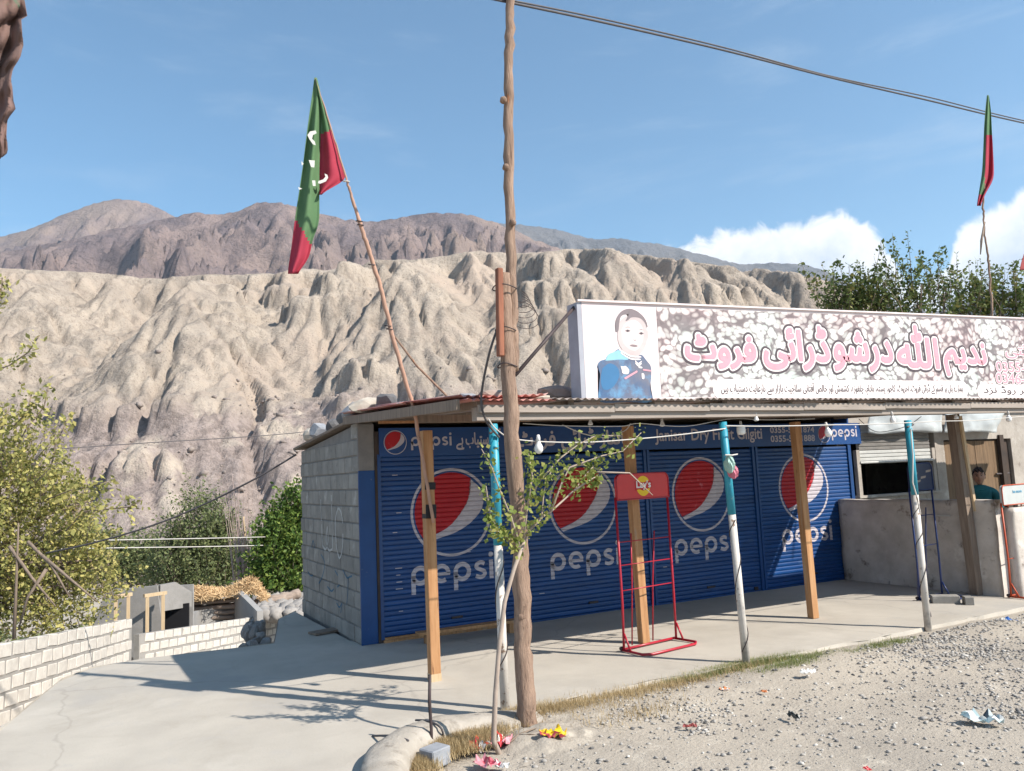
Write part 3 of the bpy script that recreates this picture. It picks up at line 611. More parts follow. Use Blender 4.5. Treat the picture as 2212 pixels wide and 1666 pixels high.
# ------------------------------------------------------------------ blue shop
UF, VF = 2.75, 9.30          # left front corner
def blue_shop():
    b = empty('shop_building', (UF, VF, 0), label='long block shop with four closed blue roller shutters printed with a red and white globe', cat='building')
    P = lambda x, y, z: (x, y, z)      # local: x right, y back
    L, Dp = 8.3, 3.0
    # side wall: mortar core and single blocks
    def hz(y): return 2.56 - .065*y*1.0   # top falls to the back
    core = MB(); core.add([(.012, .02, -.3), (.2, .02, -.3), (.2, Dp, -.3), (.012, Dp, -.3), (.012, .02, hz(0)), (.2, .02, hz(0)), (.2, Dp, hz(Dp)), (.012, Dp, hz(Dp))],
             [(0, 1, 2, 3), (4, 7, 6, 5), (0, 4, 5, 1), (1, 5, 6, 2), (2, 6, 7, 3), (3, 7, 4, 0)])
    sw = core.build('side_wall', M_mortar, b)
    bl = MB().box((0, 0, 0), (.19, .262, .182)).mesh('block', M_block, bevel=.007)
    rs = random.Random(2)
    for r in range(13):
        z = .095 + r*.1985; y = .145 - (.14 if r % 2 else 0); 
        while y < Dp:
            if z+.09 < hz(y)+.02:
                o = link('block', bl, sw, (.095 - .004 + rs.uniform(-.004, .004), y, z), (rs.uniform(-.006, .006), rs.uniform(-.01, .01), 0))
                if y < .1: o.scale = (1, .5, 1); o.location.y = .083
                if y+.13 > Dp: o.scale = (1, max(.2, (Dp+.0-(y-.131))/.262), 1); o.location.y = ((y-.131)+Dp)/2
            y += .2775
    # chalk writing on the side wall (faces -x)
    def wallpoly(name, strokes, w, m):
        mb = MB()
        for s in strokes:
            V, F = ribbon(spline(s, 5), w)
            mb.add([(-.0075, p.y if False else p[0], p[1]) for p in V], F)
        return mb.build(name, m, sw)
    # y measured back from the corner: photo left = large y
    wallpoly('chalk_writing', [[(1.78, 1.66), (1.76, 1.35), (1.72, 1.02)], [(1.72, 1.04), (1.55, 1.0), (1.42, 1.12), (1.45, 1.3), (1.52, 1.12), (1.40, 1.0), (1.22, 1.02)], [(1.22, 1.72), (1.20, 1.40), (1.2, 1.03)],
        [(1.02, 1.12), (1.04, 1.38), (.88, 1.55), (.70, 1.42), (.72, 1.08), (.88, .93), (1.02, 1.1)]], .028, M_chalk)
    wallpoly('blue_writing', [[(2.35, .98), (2.25, 1.08), (2.18, .98)], [(1.82, .92), (1.62, .82), (1.72, .66), (1.95, .52), (2.1, .5)], [(2.6, .62), (2.42, .58), (2.3, .60)], [(1.5, .52), (1.3, .48), (1.18, .52)], [(1.1, .76), (.95, .7), (.88, .62), (1.0, .56)], [(.72, .8), (.55, .72), (.42, .74), (.32, .76)], [(1.05, .36), (.92, .32), (.80, .38), (.86, .26)], [(.5, .72), (.52, .55), (.58, .4)]], .022, M_bluechalk)
    # back and right walls, floor plinth
    w = MB(); w.bx((.2, Dp-.2, -.5), (L, Dp, 2.36)); w.bx((L-.2, .05, -.1), (L, Dp-.2, 2.38)); w.build('rear_wall', M_block, b)
    # front: corner pier, blue jamb, piers between the shutters, black sheet behind painted as the shop's inner shade
    MB().bx((.0, -.012, 0), (.195, .02, 2.0)).build('jamb', M_bluelight, b)
    MB().bx((.0, -.010, 2.002), (.195, .02, 2.55)).build('corner_pier', M_mortar, b)
    MB().bx((.2, .30, 0), (L-.2, .34, 2.45)).build('shade_backing', M_black, b)
    MB().bx((.197, -.03, 0), (.262, .06, 2.46)).build('door_post', M_dark, b)
    # shutters
    pitch = .0585; prof = [(0, 0), (.004, .009), (.018, .0135), (.040, .0135), (.054, .009), (.0585, 0)]
    def profile(z):
        q = z % pitch
        for (a, pa), (c, pc) in zip(prof, prof[1:]):
            if a <= q <= c: return pa + (pc-pa)*(q-a)/(c-a)
        return 0
    zs = [k*pitch + a for k in range(40) for a, _ in prof[:-1]]
    spans = [(3.02, 4.86, 3.92), (4.96, 6.86, 5.84), (6.97, 8.90, 7.88), (9.02, 11.0, 9.96)]
    (wm, wl) = wordmark()
    for k, (x0, x1, cx) in enumerate(spans):
        sh = empty('roller_shutter', (x0-UF, 0, .055 if k == 0 else .02)); sh.parent = b
        wdt = x1-x0; n = 36
        sl = MB(); 
        for (a, pa), (c, pc) in zip(prof, prof[1:]): sl.add([(0, -pa, a), (wdt, -pa, a), (wdt, -pc, c), (0, -pc, c)], [(0, 1, 2, 3)])
        sl.add([(0, .004, 0), (wdt, .004, 0), (wdt, .004, pitch), (0, .004, pitch)], [(3, 2, 1, 0)])
        me = sl.mesh('slat', M_blue)
        for j in range(n): 
            link('slat', me, sh, (0, rs.uniform(-.0008, .0008), j*pitch))
        c = cx-x0; zc = 1.455 - sh.location.z + (.03 if k > 1 else 0)
        ring, red, white = globe(.54)
        mv = lambda V: [(p[0]+c, p[1]+zc) for p in V]
        conform('globe_ring', [(mv(ring[0]), ring[1])], M_white, sh, profile, zs)
        conform('globe_red', [(mv(red), [tuple(range(len(red)))])], M_red, sh, profile, zs)
        conform('globe_white', [(mv(white), [tuple(range(len(white)))])], M_white, sh, profile, zs)
        s = .235; polys = []
        zb = .605 - sh.location.z + (.03 if k > 1 else 0); xo = c - wl*s/2
        for i, (V, Fc) in enumerate(wm): polys.append(([(p[0]*s+xo, p[1]*s+zb) for p in V], Fc))
        conform('lettering', polys, M_white, sh, profile, zs, lift=.0022)
        # guides
        MB().bx((-.045, -.035, -.02), (-.004, .02, 2.13)).build('guide_rail', M_blue, sh)
        MB().bx((wdt+.004, -.035, -.02), (wdt+.045, .02, 2.13)).build('guide_rail', M_blue, sh)
        MB().bx((wdt/2-.07, -.035, .12), (wdt/2+.07, -.012, .145)).build('handle', M_steel, sh)
        MB().bx((wdt-.14, -.04, .0), (wdt-.08, -.014, .05)).build('padlock', M_steel, sh)
        MB().bx((0.0, -.022, -.035), (wdt, .012, -.002)).build('bottom_rail', M_wood if k == 0 else M_blue, sh)
    for x0, x1 in ((4.905, 4.915), (6.905, 6.925), (8.945, 8.975)):
        MB().bx((x0-UF-.04+.04, -.02, 0), (x1-UF, .05, 2.1)).build('pier', M_blue, b)
    MB().bx((11.0-UF+.046, -.03, 0), (8.3+.03, .3, 2.62)).build('end_jamb', M_bluelight, b)
    rb = random.Random(9)
    for (x, z) in [(3.16, 1.93), (3.2, 1.48), (3.15, 1.25), (3.17, .83), (3.18, .75), (3.18, .67), (3.17, .59), (3.2, .33), (4.55, .30), (5.1, .34), (4.1, .95), (7.1, .5), (3.6, .42)]:
        MB().bx((x-UF, -.0185, z), (x-UF+rb.uniform(.05, .09), -.0155, z+.009)).build('paint_scratch', M_white, b)
    # sign strip over the shutters
    st = MB().bx((3.0-UF, -.045, 2.155), (8.58, -.015, 2.50)); st = st.build('sign_strip', M_blue, b)
    y = -.046
    ring, red, white = globe(.145)
    def strip_globe(cx, cz, r):
        ring, red, white = globe(r); mv = lambda V: [(p[0]+cx, p[1]+cz) for p in V]
        conform('globe_ring', [(mv(ring[0]), ring[1])], M_white, st, y=y); conform('globe_red', [(mv(red), [tuple(range(len(red)))])], M_red, st, y=y); conform('globe_white', [(mv(white), [tuple(range(len(white)))])], M_white, st, y=y)
    def strip_word(x, z, s):
        conform('lettering', [([(p[0]*s+x, p[1]*s+z) for p in V], Fc) for V, Fc in wm], M_white, st, y=y, lift=.002)
    def strip_text(t, x0, x1, z0, z1, bold=.004):
        V, Fc = fit_text(t, x0, x1, z0, z1); mb = MB(); thick(mb, V, Fc, y-.0015, bold, 8); mb.build('lettering', M_white, st)
    strip_globe(3.20-UF, 2.325, .145); strip_word(3.40-UF, 2.275, .115)
    strip_text(shape('دستیاب ہے'), 4.0-UF, 4.5-UF, 2.22, 2.43)
    strip_text(shape('جانثار ڈرائی فروٹ'), 4.85-UF, 6.7-UF, 2.185, 2.47, .007)
    strip_text('Janisar Dry Fruit Gilgiti', 7.08-UF, 9.12-UF, 2.22, 2.44, .004)
    strip_text('0355-5721874', 9.30-UF, 10.25-UF, 2.36, 2.45, .004); strip_text('0355-5421888', 9.30-UF, 10.25-UF, 2.22, 2.315, .004)
    strip_globe(10.47-UF, 2.325, .14); strip_word(10.64-UF, 2.275, .128)
    # timber sill and the shop's own flat roof
    MB().bx((.25, -.06, -.03), (2.1, -.028, .03)).build('sill_board', M_wood, b)
    rf = MB(); rf.add([(-.08, -.12, 2.60), (L+.05, -.12, 2.62), (L+.05, Dp+.14, 2.42), (-.08, Dp+.14, 2.40), (-.08, -.12, 2.63), (L+.05, -.12, 2.65), (L+.05, Dp+.14, 2.45), (-.08, Dp+.14, 2.43)],
             [(0, 1, 2, 3), (4, 7, 6, 5), (0, 4, 5, 1), (1, 5, 6, 2), (2, 6, 7, 3), (3, 7, 4, 0)]); rf.build('roof', M_oldwood, b)
    return b
shop = blue_shop()

# ------------------------------------------------------------------ awning in front of the shops
def awning():
    a = empty('awning', (2.75, 5.95, 0), label='low awning of rusty corrugated sheets on timber posts and turquoise pipes', cat='awning')
    O = Vector((2.75, 5.95, 0)); rs = random.Random(5)
    def L(p): return Vector(p) - O
    zf = lambda u: 2.325 + .0075*(u-2.75)          # underside of the front beam
    # fascia boards, butted end to end
    u = 2.78; k = 0
    while u < 15.5:
        w = rs.choice([1.1, 1.25, 1.35, 1.5]); z = zf(u)
        mb = MB().bx((u+.003, 5.955, z+.062+rs.uniform(-.004, .004)), (u+w-.003, 5.985, z+.128)); o = mb.build('fascia_board', M_beam, a); o.location = -O
        u += w
    mb = MB(); mb.add([(2.78, 5.99, zf(2.78)), (15.5, 5.99, zf(15.5)), (15.5, 6.09, zf(15.5)), (2.78, 6.09, zf(2.78)), (2.78, 5.99, zf(2.78)+.11), (15.5, 5.99, zf(15.5)+.11), (15.5, 6.09, zf(15.5)+.11), (2.78, 6.09, zf(2.78)+.11)], [(0, 1, 2, 3), (4, 7, 6, 5), (0, 4, 5, 1), (1, 5, 6, 2), (2, 6, 7, 3), (3, 7, 4, 0)])
    o = mb.build('front_beam', M_beam, a); o.location = -O
    # middle beam on the timber posts, rafters
    MB().beam(L((2.72, 7.25, 2.44)), L((10.6, 7.25, 2.50)), .07, .07).build('middle_beam', M_oldwood, a)
    for u in np.arange(2.82, 10.8, .88):
        MB().beam(L((u, 6.0, 2.455+.0075*(u-2.75))), L((u, 9.24, 2.60)), .06, .07).build('rafter', M_oldwood, a)
    # corrugated sheets
    pitch = .076; w = .86; n = 0
    def sheet(u0, v0, v1, z0, z1, tilt=0, m=M_tin, name='roof_sheet', curl=0):
        us = np.arange(0, w+1e-6, pitch/6); vs = np.linspace(0, 1, 7)
        U, V = np.meshgrid(us, vs); Z = .0105*np.sin(U/pitch*2*PI) + z0 + (z1-z0)*V + tilt*U + curl*(1-V)**4*(U/w)**2
        vv = v0 + (v1-v0)*V + rs.uniform(-.012, .012)
        Vt = np.stack([U+u0, vv, Z], -1).reshape(-1, 3); N = U.size; i = np.arange(N).reshape(U.shape)
        F = np.stack([i[:-1, :-1], i[:-1, 1:], i[1:, 1:], i[1:, :-1]], -1).reshape(-1, 4)
        o = link(name, np_mesh(name, Vt - np.array(O[:]), F, m, True), a); md = o.modifiers.new('s', 'SOLIDIFY'); md.thickness = .0012
    u = 2.66; k = 0
    while u < 9.9:
        sheet(u, 5.90, 9.46, 2.492+.0075*(u-2.75)+(.003 if k % 2 else 0), 2.655, m=M_tin if k else M_redtin); u += .80; k += 1
    while u < 15:                                    # strip over the next shop: a gap is left between the two roofs
        sheet(u, 5.90, 6.5, 2.492+.0075*(u-2.75)+(.003 if k % 2 else 0), 2.52); 
        if u > 11.6: sheet(u, 6.45, 8.5, 2.53+.0075*(u-2.75)+(.003 if k % 2 else 0), 2.66)
        u += .80; k += 1
    sheet(2.60, 7.3, 9.5, 2.60, 2.70, .03, M_redtin); sheet(2.62, 6.0, 8.2, 2.53, 2.66, -.03, M_redtin, curl=.05)
    MB().beam(L((2.62, 6.0, 2.455)), L((2.62, 9.4, 2.60)), .03, .09).build('edge_board', M_oldwood, a)
    MB().beam(L((2.9, 8.95, 2.545)), L((4.9, 8.95, 2.555)), .035, .03).build('batten', M_wood, a)
    # timber posts
    def post(u, v, top, wdt, lean=0, name='wooden_post', m=M_wood, label=None):
        mb = MB(); mb.beam(L((u, v, 0)), L((u+lean, v, top)), wdt, wdt*.95, (0, 1, 0)); o = mb.build(name, m, a, bevel=.004)
        if label: o['label'] = label
        return o
    post(2.83, 7.25, 2.33, .098, -.01, label='timber post with black tape around it'); MB().box(L((2.83, 7.25, .035)), (.101, .101, .07)).build('post_foot', M_woodend, a)
    post(5.31, 7.36, 2.36, .098, -.05); post(7.75, 7.25, 2.38, .10, -.04)
    post(10.62, 7.05, 2.45, .13, -.12, m=M_oldwood, label='grey timber post with a split pale plank nailed to it')
    MB().beam(L((10.66, 6.97, 1.12)), L((10.54, 6.97, 2.42)), .05, .03, (0, 1, 0)).build('split_plank', M_woodend, a)
    for z, h in ((1.80, .07), (1.56, .13)):
        MB().box(L((2.828, 7.25, z)), (.106, .104, h), Matrix.Rotation(.03, 3, 'Y')).build('tape', M_tape, a)
    # painted pipes
    for i, (u, v, ub, zs) in enumerate(((2.955, 6.05, 2.96, 1.30), (5.47, 6.06, 5.55, 1.40), (8.20, 6.05, 8.20, 1.46))):
        lo = MB().tube([L((ub, v, -.12)), L((ub+(u-ub)*zs/2.3, v, zs))], .037, 14); lo.build('lower_pipe', M_pipewhite, a, True)
        up = MB().tube([L((ub+(u-ub)*zs/2.3, v, zs)), L((u, v, 2.30))], .039, 14); up.build('upper_pipe', M_pipeblue, a, True)
        pts = []
        turns = (2.2, 2.5, 3.2)[i]; zl = (.15, .1, .12)[i]; zh = (1.2, 1.35, 1.4)[i]
        for q in range(60):
            t = q/59.; an = turns*2*PI*t + i*2 + 1.3*math.sin(t*5+i); z = zl + (zh-zl)*t
            pts.append(L((ub+(u-ub)*z/2.3 + .041*math.cos(an), v + .041*math.sin(an), z)))
        MB().tube(pts, .0045, 5).build('wire_wrap', M_steel, a)
        MB().tube([L((u-.045, v-.02, 2.22)), L((u+.05, v-.03, 2.25))], .012, 6).build('bolt', M_steel, a)
    # conduit down the third pipe
    MB().tube([L((8.17, 6.0, 2.2)), L((8.15, 5.99, 1.9)), L((8.10, 5.99, 1.6)), L((8.145, 5.99, 1.45)), L((8.18, 5.99, 1.25))], .008, 6).build('conduit', M_pipewhite, a)
    return a
awning()

# ------------------------------------------------------------------ the dry fruit sign board
def signboard():
    yb = 5.965; O = Vector((3.84, yb, 2.49))
    s = empty('sign_board', O, label='long pink and grey sign board with a boy portrait on the awning edge', cat='sign')
    zt = lambda u: 3.385 + .029*(u-3.84); zb = lambda u: 2.505 + .0085*(u-3.84); U1 = 13.2
    mb = MB(); v = []
    for y in (yb, yb+.15):
        for u in (3.84, U1): v += [(u, y, zb(u)), (u, y, zt(u))]
    mb.add(v, [(0, 1, 3, 2), (4, 6, 7, 5), (0, 4, 5, 1), (2, 3, 7, 6), (1, 5, 7, 3), (0, 2, 6, 4)])
    M_pink = mat('pale_pink_print', (.72, .62, .61), (.66, .565, .56), 2, .6, spots=[((.86, .80, .76), 1.2, .55, .3)])  # pale pink with broad lighter blotches
    M_grey = mat('board_metal', (.40, .42, .46), (.30, .30, .34), 2, .6, stretch=(1, 1, 1))
    o = mb.build('board', M_pink, s); o.location = -O
    bd = o
    MB().bx((-.05, .0, .0), (-.002, .165, .885)).build('end_panel', M_grey, s)
    o = MB().beam((3.79, yb-.012, zt(3.84)+.004), (U1, yb-.012, zt(U1)+.004), .022, .016).build('frame_rail', M_pink, s); o.location = -O
    # nut pattern print
    m = bpy.data.materials.new('nut_print'); m.use_nodes = True; nt = m.node_tree; N, Lk = nt.nodes, nt.links; b = N['Principled BSDF']; b.inputs['Roughness'].default_value = .55
    tc = N.new('ShaderNodeTexCoord'); mp = N.new('ShaderNodeMapping'); mp.inputs['Scale'].default_value = (15.5, 1, 22); mp.inputs['Rotation'].default_value = (0, .35, 0)
    nz = N.new('ShaderNodeTexNoise'); nz.inputs['Scale'].default_value = 2.2; nz.inputs['Detail'].default_value = 2; Lk.new(tc.outputs['Object'], nz.inputs[0])
    ad = N.new('ShaderNodeMix'); ad.data_type = 'VECTOR'; ad.inputs[0].default_value = .22; Lk.new(tc.outputs['Object'], ad.inputs[4]); Lk.new(nz.outputs[1], ad.inputs[5]); Lk.new(ad.outputs[1], mp.inputs[0])
    vo = N.new('ShaderNodeTexVoronoi'); vo.feature = 'F1'; vo.inputs['Scale'].default_value = 1; vo.inputs['Randomness'].default_value = .75; Lk.new(mp.outputs[0], vo.inputs[0])
    ve = N.new('ShaderNodeTexVoronoi'); ve.feature = 'DISTANCE_TO_EDGE'; ve.inputs['Scale'].default_value = 1; ve.inputs['Randomness'].default_value = .75; Lk.new(mp.outputs[0], ve.inputs[0])
    r = N.new('ShaderNodeValToRGB'); e = r.color_ramp.elements; e[0].position = .0; e[0].color = (.80, .80, .76, 1); e[1].position = .68; e[1].color = (.22, .18, .185, 1); q = e.new(.48); q.color = (.62, .61, .59, 1); q = e.new(.58); q.color = (.46, .41, .40, 1)
    Lk.new(vo.outputs[0], r.inputs[0])
    n2 = N.new('ShaderNodeTexNoise'); n2.inputs['Scale'].default_value = 1.3; Lk.new(tc.outputs['Object'], n2.inputs[0])
    r2 = N.new('ShaderNodeValToRGB'); r2.color_ramp.elements[0].position = .42; r2.color_ramp.elements[0].color = (.84, .74, .74, 1); r2.color_ramp.elements[1].position = .6; r2.color_ramp.elements[1].color = (.92, 1.0, .97, 1); Lk.new(n2.outputs[0], r2.inputs[0])
    mx = N.new('ShaderNodeMix'); mx.data_type = 'RGBA'; mx.blend_type = 'MULTIPLY'; mx.inputs[0].default_value = 1; Lk.new(r.outputs[0], mx.inputs[6]); Lk.new(r2.outputs[0], mx.inputs[7])
    n3 = N.new('ShaderNodeHueSaturation'); Lk.new(mx.outputs[2], n3.inputs['Color']); sp = N.new('ShaderNodeSeparateColor'); Lk.new(vo.outputs['Color'], sp.inputs[0]); mr = N.new('ShaderNodeMapRange'); mr.inputs[3].default_value = .72; mr.inputs[4].default_value = 1.25; Lk.new(sp.outputs[0], mr.inputs[0]); Lk.new(mr.outputs[0], n3.inputs['Value'])
    Lk.new(n3.outputs[0], b.inputs['Base Color'])
    ua = at(1419, 700, yb).x
    mb = MB().add([(ua, yb-.002, zb(ua)+.018), (U1-.01, yb-.002, zb(U1)+.018), (U1-.01, yb-.002, zt(U1)-.03), (ua, yb-.002, zt(ua)-.03)], [(0, 1, 2, 3)])
    o = mb.build('nut_picture', m, bd); o.location = (0, 0, 0)
    M_dk = flatmat('print_dark', (.085, .065, .075), .6); M_letter = flatmat('print_pink', (.66, .31, .365), .6); M_lw = flatmat('print_white', (.80, .72, .70), .6); M_txt = flatmat('print_black', (.07, .055, .06), .6)
    # big words: (text, box on the board)
    words = [('فروٹ', 1478, 1632, 722, 800), ('ڈرائی', 1648, 1788, 700, 803), ('درشو', 1800, 1925, 716, 806), ('اﻟﻠﮫ', 1937, 2022, 702, 798), ('ندیم', 2040, 2128, 738, 816)]
    dark, wht, core = MB(), MB(), MB()
    for t, xa, xb, ya, yb2 in words:
        p = at(xa, yb2, yb); q = at(xb, ya, yb); xm = (xa+xb)/2; zl = at(xm, yb2-1, yb).z; zh = at(xm, ya, yb).z
        t2 = shape(t) if 'ﻟ' not in t else '\uFDF2'
        V, F = fit_text(t2, p.x+.03, q.x-.03, zl+.02, zh-.02)
        thick(dark, V, F, yb-.004, .056, 24); thick(wht, V, F, yb-.0066, .033, 18); thick(core, V, F, yb-.0092, .0155, 14)
    for nm, mbb, mm in (('letter_shadow', dark, M_dk), ('letter_outline', wht, M_lw), ('big_lettering', core, M_letter)):
        o = mbb.build(nm, mm, bd)
    # text strips
    def capsule(x0, x1, y0, y1, round_=True):
        p = at(x0, y1, yb); q = at(x1, y0, yb); za = at((x0+x1)/2, y1, yb).z; zc = at((x0+x1)/2, y0, yb).z
        r = (zc-za)/2; cz = (zc+za)/2; out = arc(p.x+r, cz, r, 90, 270, 10) + (arc(q.x-r, cz, r, -90, 90, 10) if round_ else [(q.x, za), (q.x, zc)])
        sl = .012; MB().add([(x, yb-.0045, z+sl*(x-(p.x+q.x)/2)) for x, z in out], [tuple(range(len(out)))]).build('text_band', M_lw, bd)
        return p.x, q.x, za, zc
    x0, x1, za, zc = capsule(1541, 2088, 821, 861)
    V, F = fit_text(shape('ہمارے ہاں ہر قسم کے ڈرائی فروٹ، اخروٹ، کاجو، پستہ، بادام، چلغوزہ، کشمش اور خالص آفتابی سلاجیت بازار سے بارعایت دستیاب ہیں'), x0+.1, x1-.1, za+.035, zc-.035, 2)
    V[:, 1] += .012*(V[:, 0]-(x0+x1)/2)
    mb = MB(); thick(mb, V, F, yb-.006, .0018, 4); mb.build('small_lettering', M_txt, bd)
    x0, x1, za, zc = capsule(2112, 2420, 831, 861, False)
    V, F = fit_text(shape('بابوسر روڈ نزد') + ' 888 ' + shape('چلاس دیامر'), x0+.12, x1-.1, za+.03, zc-.03, 2); mb = MB(); thick(mb, V, F, yb-.006, .0018, 4); mb.build('small_lettering', M_txt, bd)
    for t, xa, xb, ya, y2 in (('0355-5214', 2152, 2262, 781, 803), ('0346-9560', 2152, 2262, 806, 828), ('گلگتی', 2172, 2250, 738, 774)):
        p = at(xa, y2, yb); q = at(xb, ya, yb)
        V, F = fit_text(shape(t) if t[0] != '0' else t, p.x, q.x, at(xa, y2, yb).z, at(xa, ya, yb).z)
        d2, w2, c2 = MB(), MB(), MB(); thick(d2, V, F, yb-.004, .022, 12); thick(w2, V, F, yb-.0058, .015, 12); thick(c2, V, F, yb-.0078, .003, 6)
        d2.build('letter_shadow', M_dk, bd); w2.build('letter_outline', M_lw, bd); c2.build('pink_lettering', M_letter, bd)
    # the boy's portrait, a flat print
    def c(x, y):
        p = at(1209.8+.2344*x, 604.8+.2344*y, yb); return (p.x, p.z)
    M_hair = flatmat('print_hair', (.20, .165, .175), .6); M_jk = mat('print_jacket', (.05, .11, .22), (.16, .16, .20), 3, .6, spots=[((.12, .26, .42), 4, .52, .12)]); M_lb = flatmat('print_light_blue', (.26, .48, .58), .6); M_skin = mat('print_skin', (.54, .46, .45), (.47, .39, .385), 5, .6); M_sh = flatmat('print_shade', (.24, .18, .185), .6); M_pale = mat('print_pale_skin', (.64, .56, .545), (.58, .50, .49), 4, .6)
    def pp(name, pts, m, k, sp=True):
        P = spline([c(*q) for q in pts] + [c(*pts[0])], 4)[:-1] if sp else [c(*q) for q in pts]
        bm = bmesh.new(); f = bm.faces.new([bm.verts.new((x, yb-.003-.0009*k, z)) for x, z in P]); bmesh.ops.triangulate(bm, faces=[f]); me = bpy.data.meshes.new(name); bm.to_mesh(me); bm.free(); me.materials.append(m); return link(name, me, bd)
    pp('portrait_face', [(530, 480), (540, 400), (600, 340), (700, 330), (770, 380), (800, 470), (800, 560), (760, 660), (690, 705), (610, 680), (555, 620), (530, 550)], M_skin, 1)
    pp('portrait_hair', [(512, 480), (507, 400), (530, 330), (575, 283), (640, 266), (705, 288), (762, 335), (795, 390), (803, 440), (770, 385), (735, 355), (690, 345), (650, 350), (625, 372), (600, 378), (628, 325), (590, 318), (556, 345), (543, 400), (535, 470)], M_hair, 2)
    pp('portrait_cheek', [(560, 470), (600, 400), (680, 370), (740, 410), (765, 480), (755, 580), (700, 650), (640, 640), (580, 580)], M_pale, 1.5)
    pp('portrait_ear', [(800, 470), (812, 480), (812, 530), (800, 550), (795, 510)], M_skin, 1.2); pp('portrait_neck', [(560, 635), (600, 665), (690, 700), (735, 685), (730, 730), (640, 735), (575, 690)], M_skin, .8)
    for x, y, w in ((620, 470, 26), (745, 494, 24)):
        pp('portrait_eye', [(x-w, y), (x, y-11), (x+w, y+1), (x, y+11)], M_sh, 2); pp('portrait_eye', [(x-12, y), (x, y-12), (x+13, y), (x, y+12)], M_dk, 3)
        pp('portrait_eye', [(x-w-4, y-26), (x, y-38), (x+w, y-28), (x, y-32)], M_sh, 2)
    pp('portrait_mouth', [(638, 605), (660, 596), (700, 602), (712, 612), (690, 620), (655, 614)], M_sh, 2); pp('portrait_nose', [(668, 548), (684, 556), (704, 550), (686, 562)], M_sh, 2)
    pp('portrait_jacket', [(340, 800), (365, 750), (450, 720), (500, 660), (548, 640), (600, 690), (680, 725), (745, 690), (795, 745), (835, 800), (838, 900), (828, 1000), (843, 1122), (600, 1126), (372, 1124), (358, 980), (366, 870)], M_jk, 1)
    pp('portrait_hood', [(415, 745), (440, 690), (500, 662), (545, 648), (600, 700), (625, 735), (540, 735), (470, 742)], M_lb, 2)
    pp('portrait_sleeve', [(385, 820), (450, 770), (520, 800), (545, 870), (520, 940), (470, 1000), (400, 1010), (372, 930)], flatmat('print_mid_blue', (.045, .16, .32), .6), 2)
    for a_, b_ in (((548, 640), (735, 705)), ((560, 668), (730, 727)), ((690, 742), (745, 748)), ((690, 760), (745, 766))):
        x0, y0 = a_; x1, y1 = b_; pp('portrait_stripe', [(x0, y0), ((x0+x1)/2, (y0+y1)/2+22), (x1, y1), (x1, y1+12), ((x0+x1)/2, (y0+y1)/2+36), (x0, y0+12)], M_lw, 4)
    pp('portrait_stripe', [(585, 905), (705, 835), (712, 850), (600, 918)], M_letter, 4, False); pp('portrait_stripe', [(762, 822), (832, 832), (832, 846), (762, 836)], M_letter, 4, False)
    pp('portrait_badge', [(555, 795), (580, 800), (600, 795), (632, 830), (622, 868), (575, 862), (565, 830)], M_lw, 4); pp('portrait_badge', [(748, 862), (770, 868), (772, 912), (752, 908)], M_lw, 4); pp('portrait_badge', [(720, 798), (750, 802), (752, 815), (722, 812)], M_lw, 4)
    # strut back to the utility pole
    p0 = at(1240, 664, 6.02); p1 = at(1113, 811, 5.76)
    MB().tube([p0-O, p1-O], .016, 8).build('strut', M_steel, s, True)
signboard()

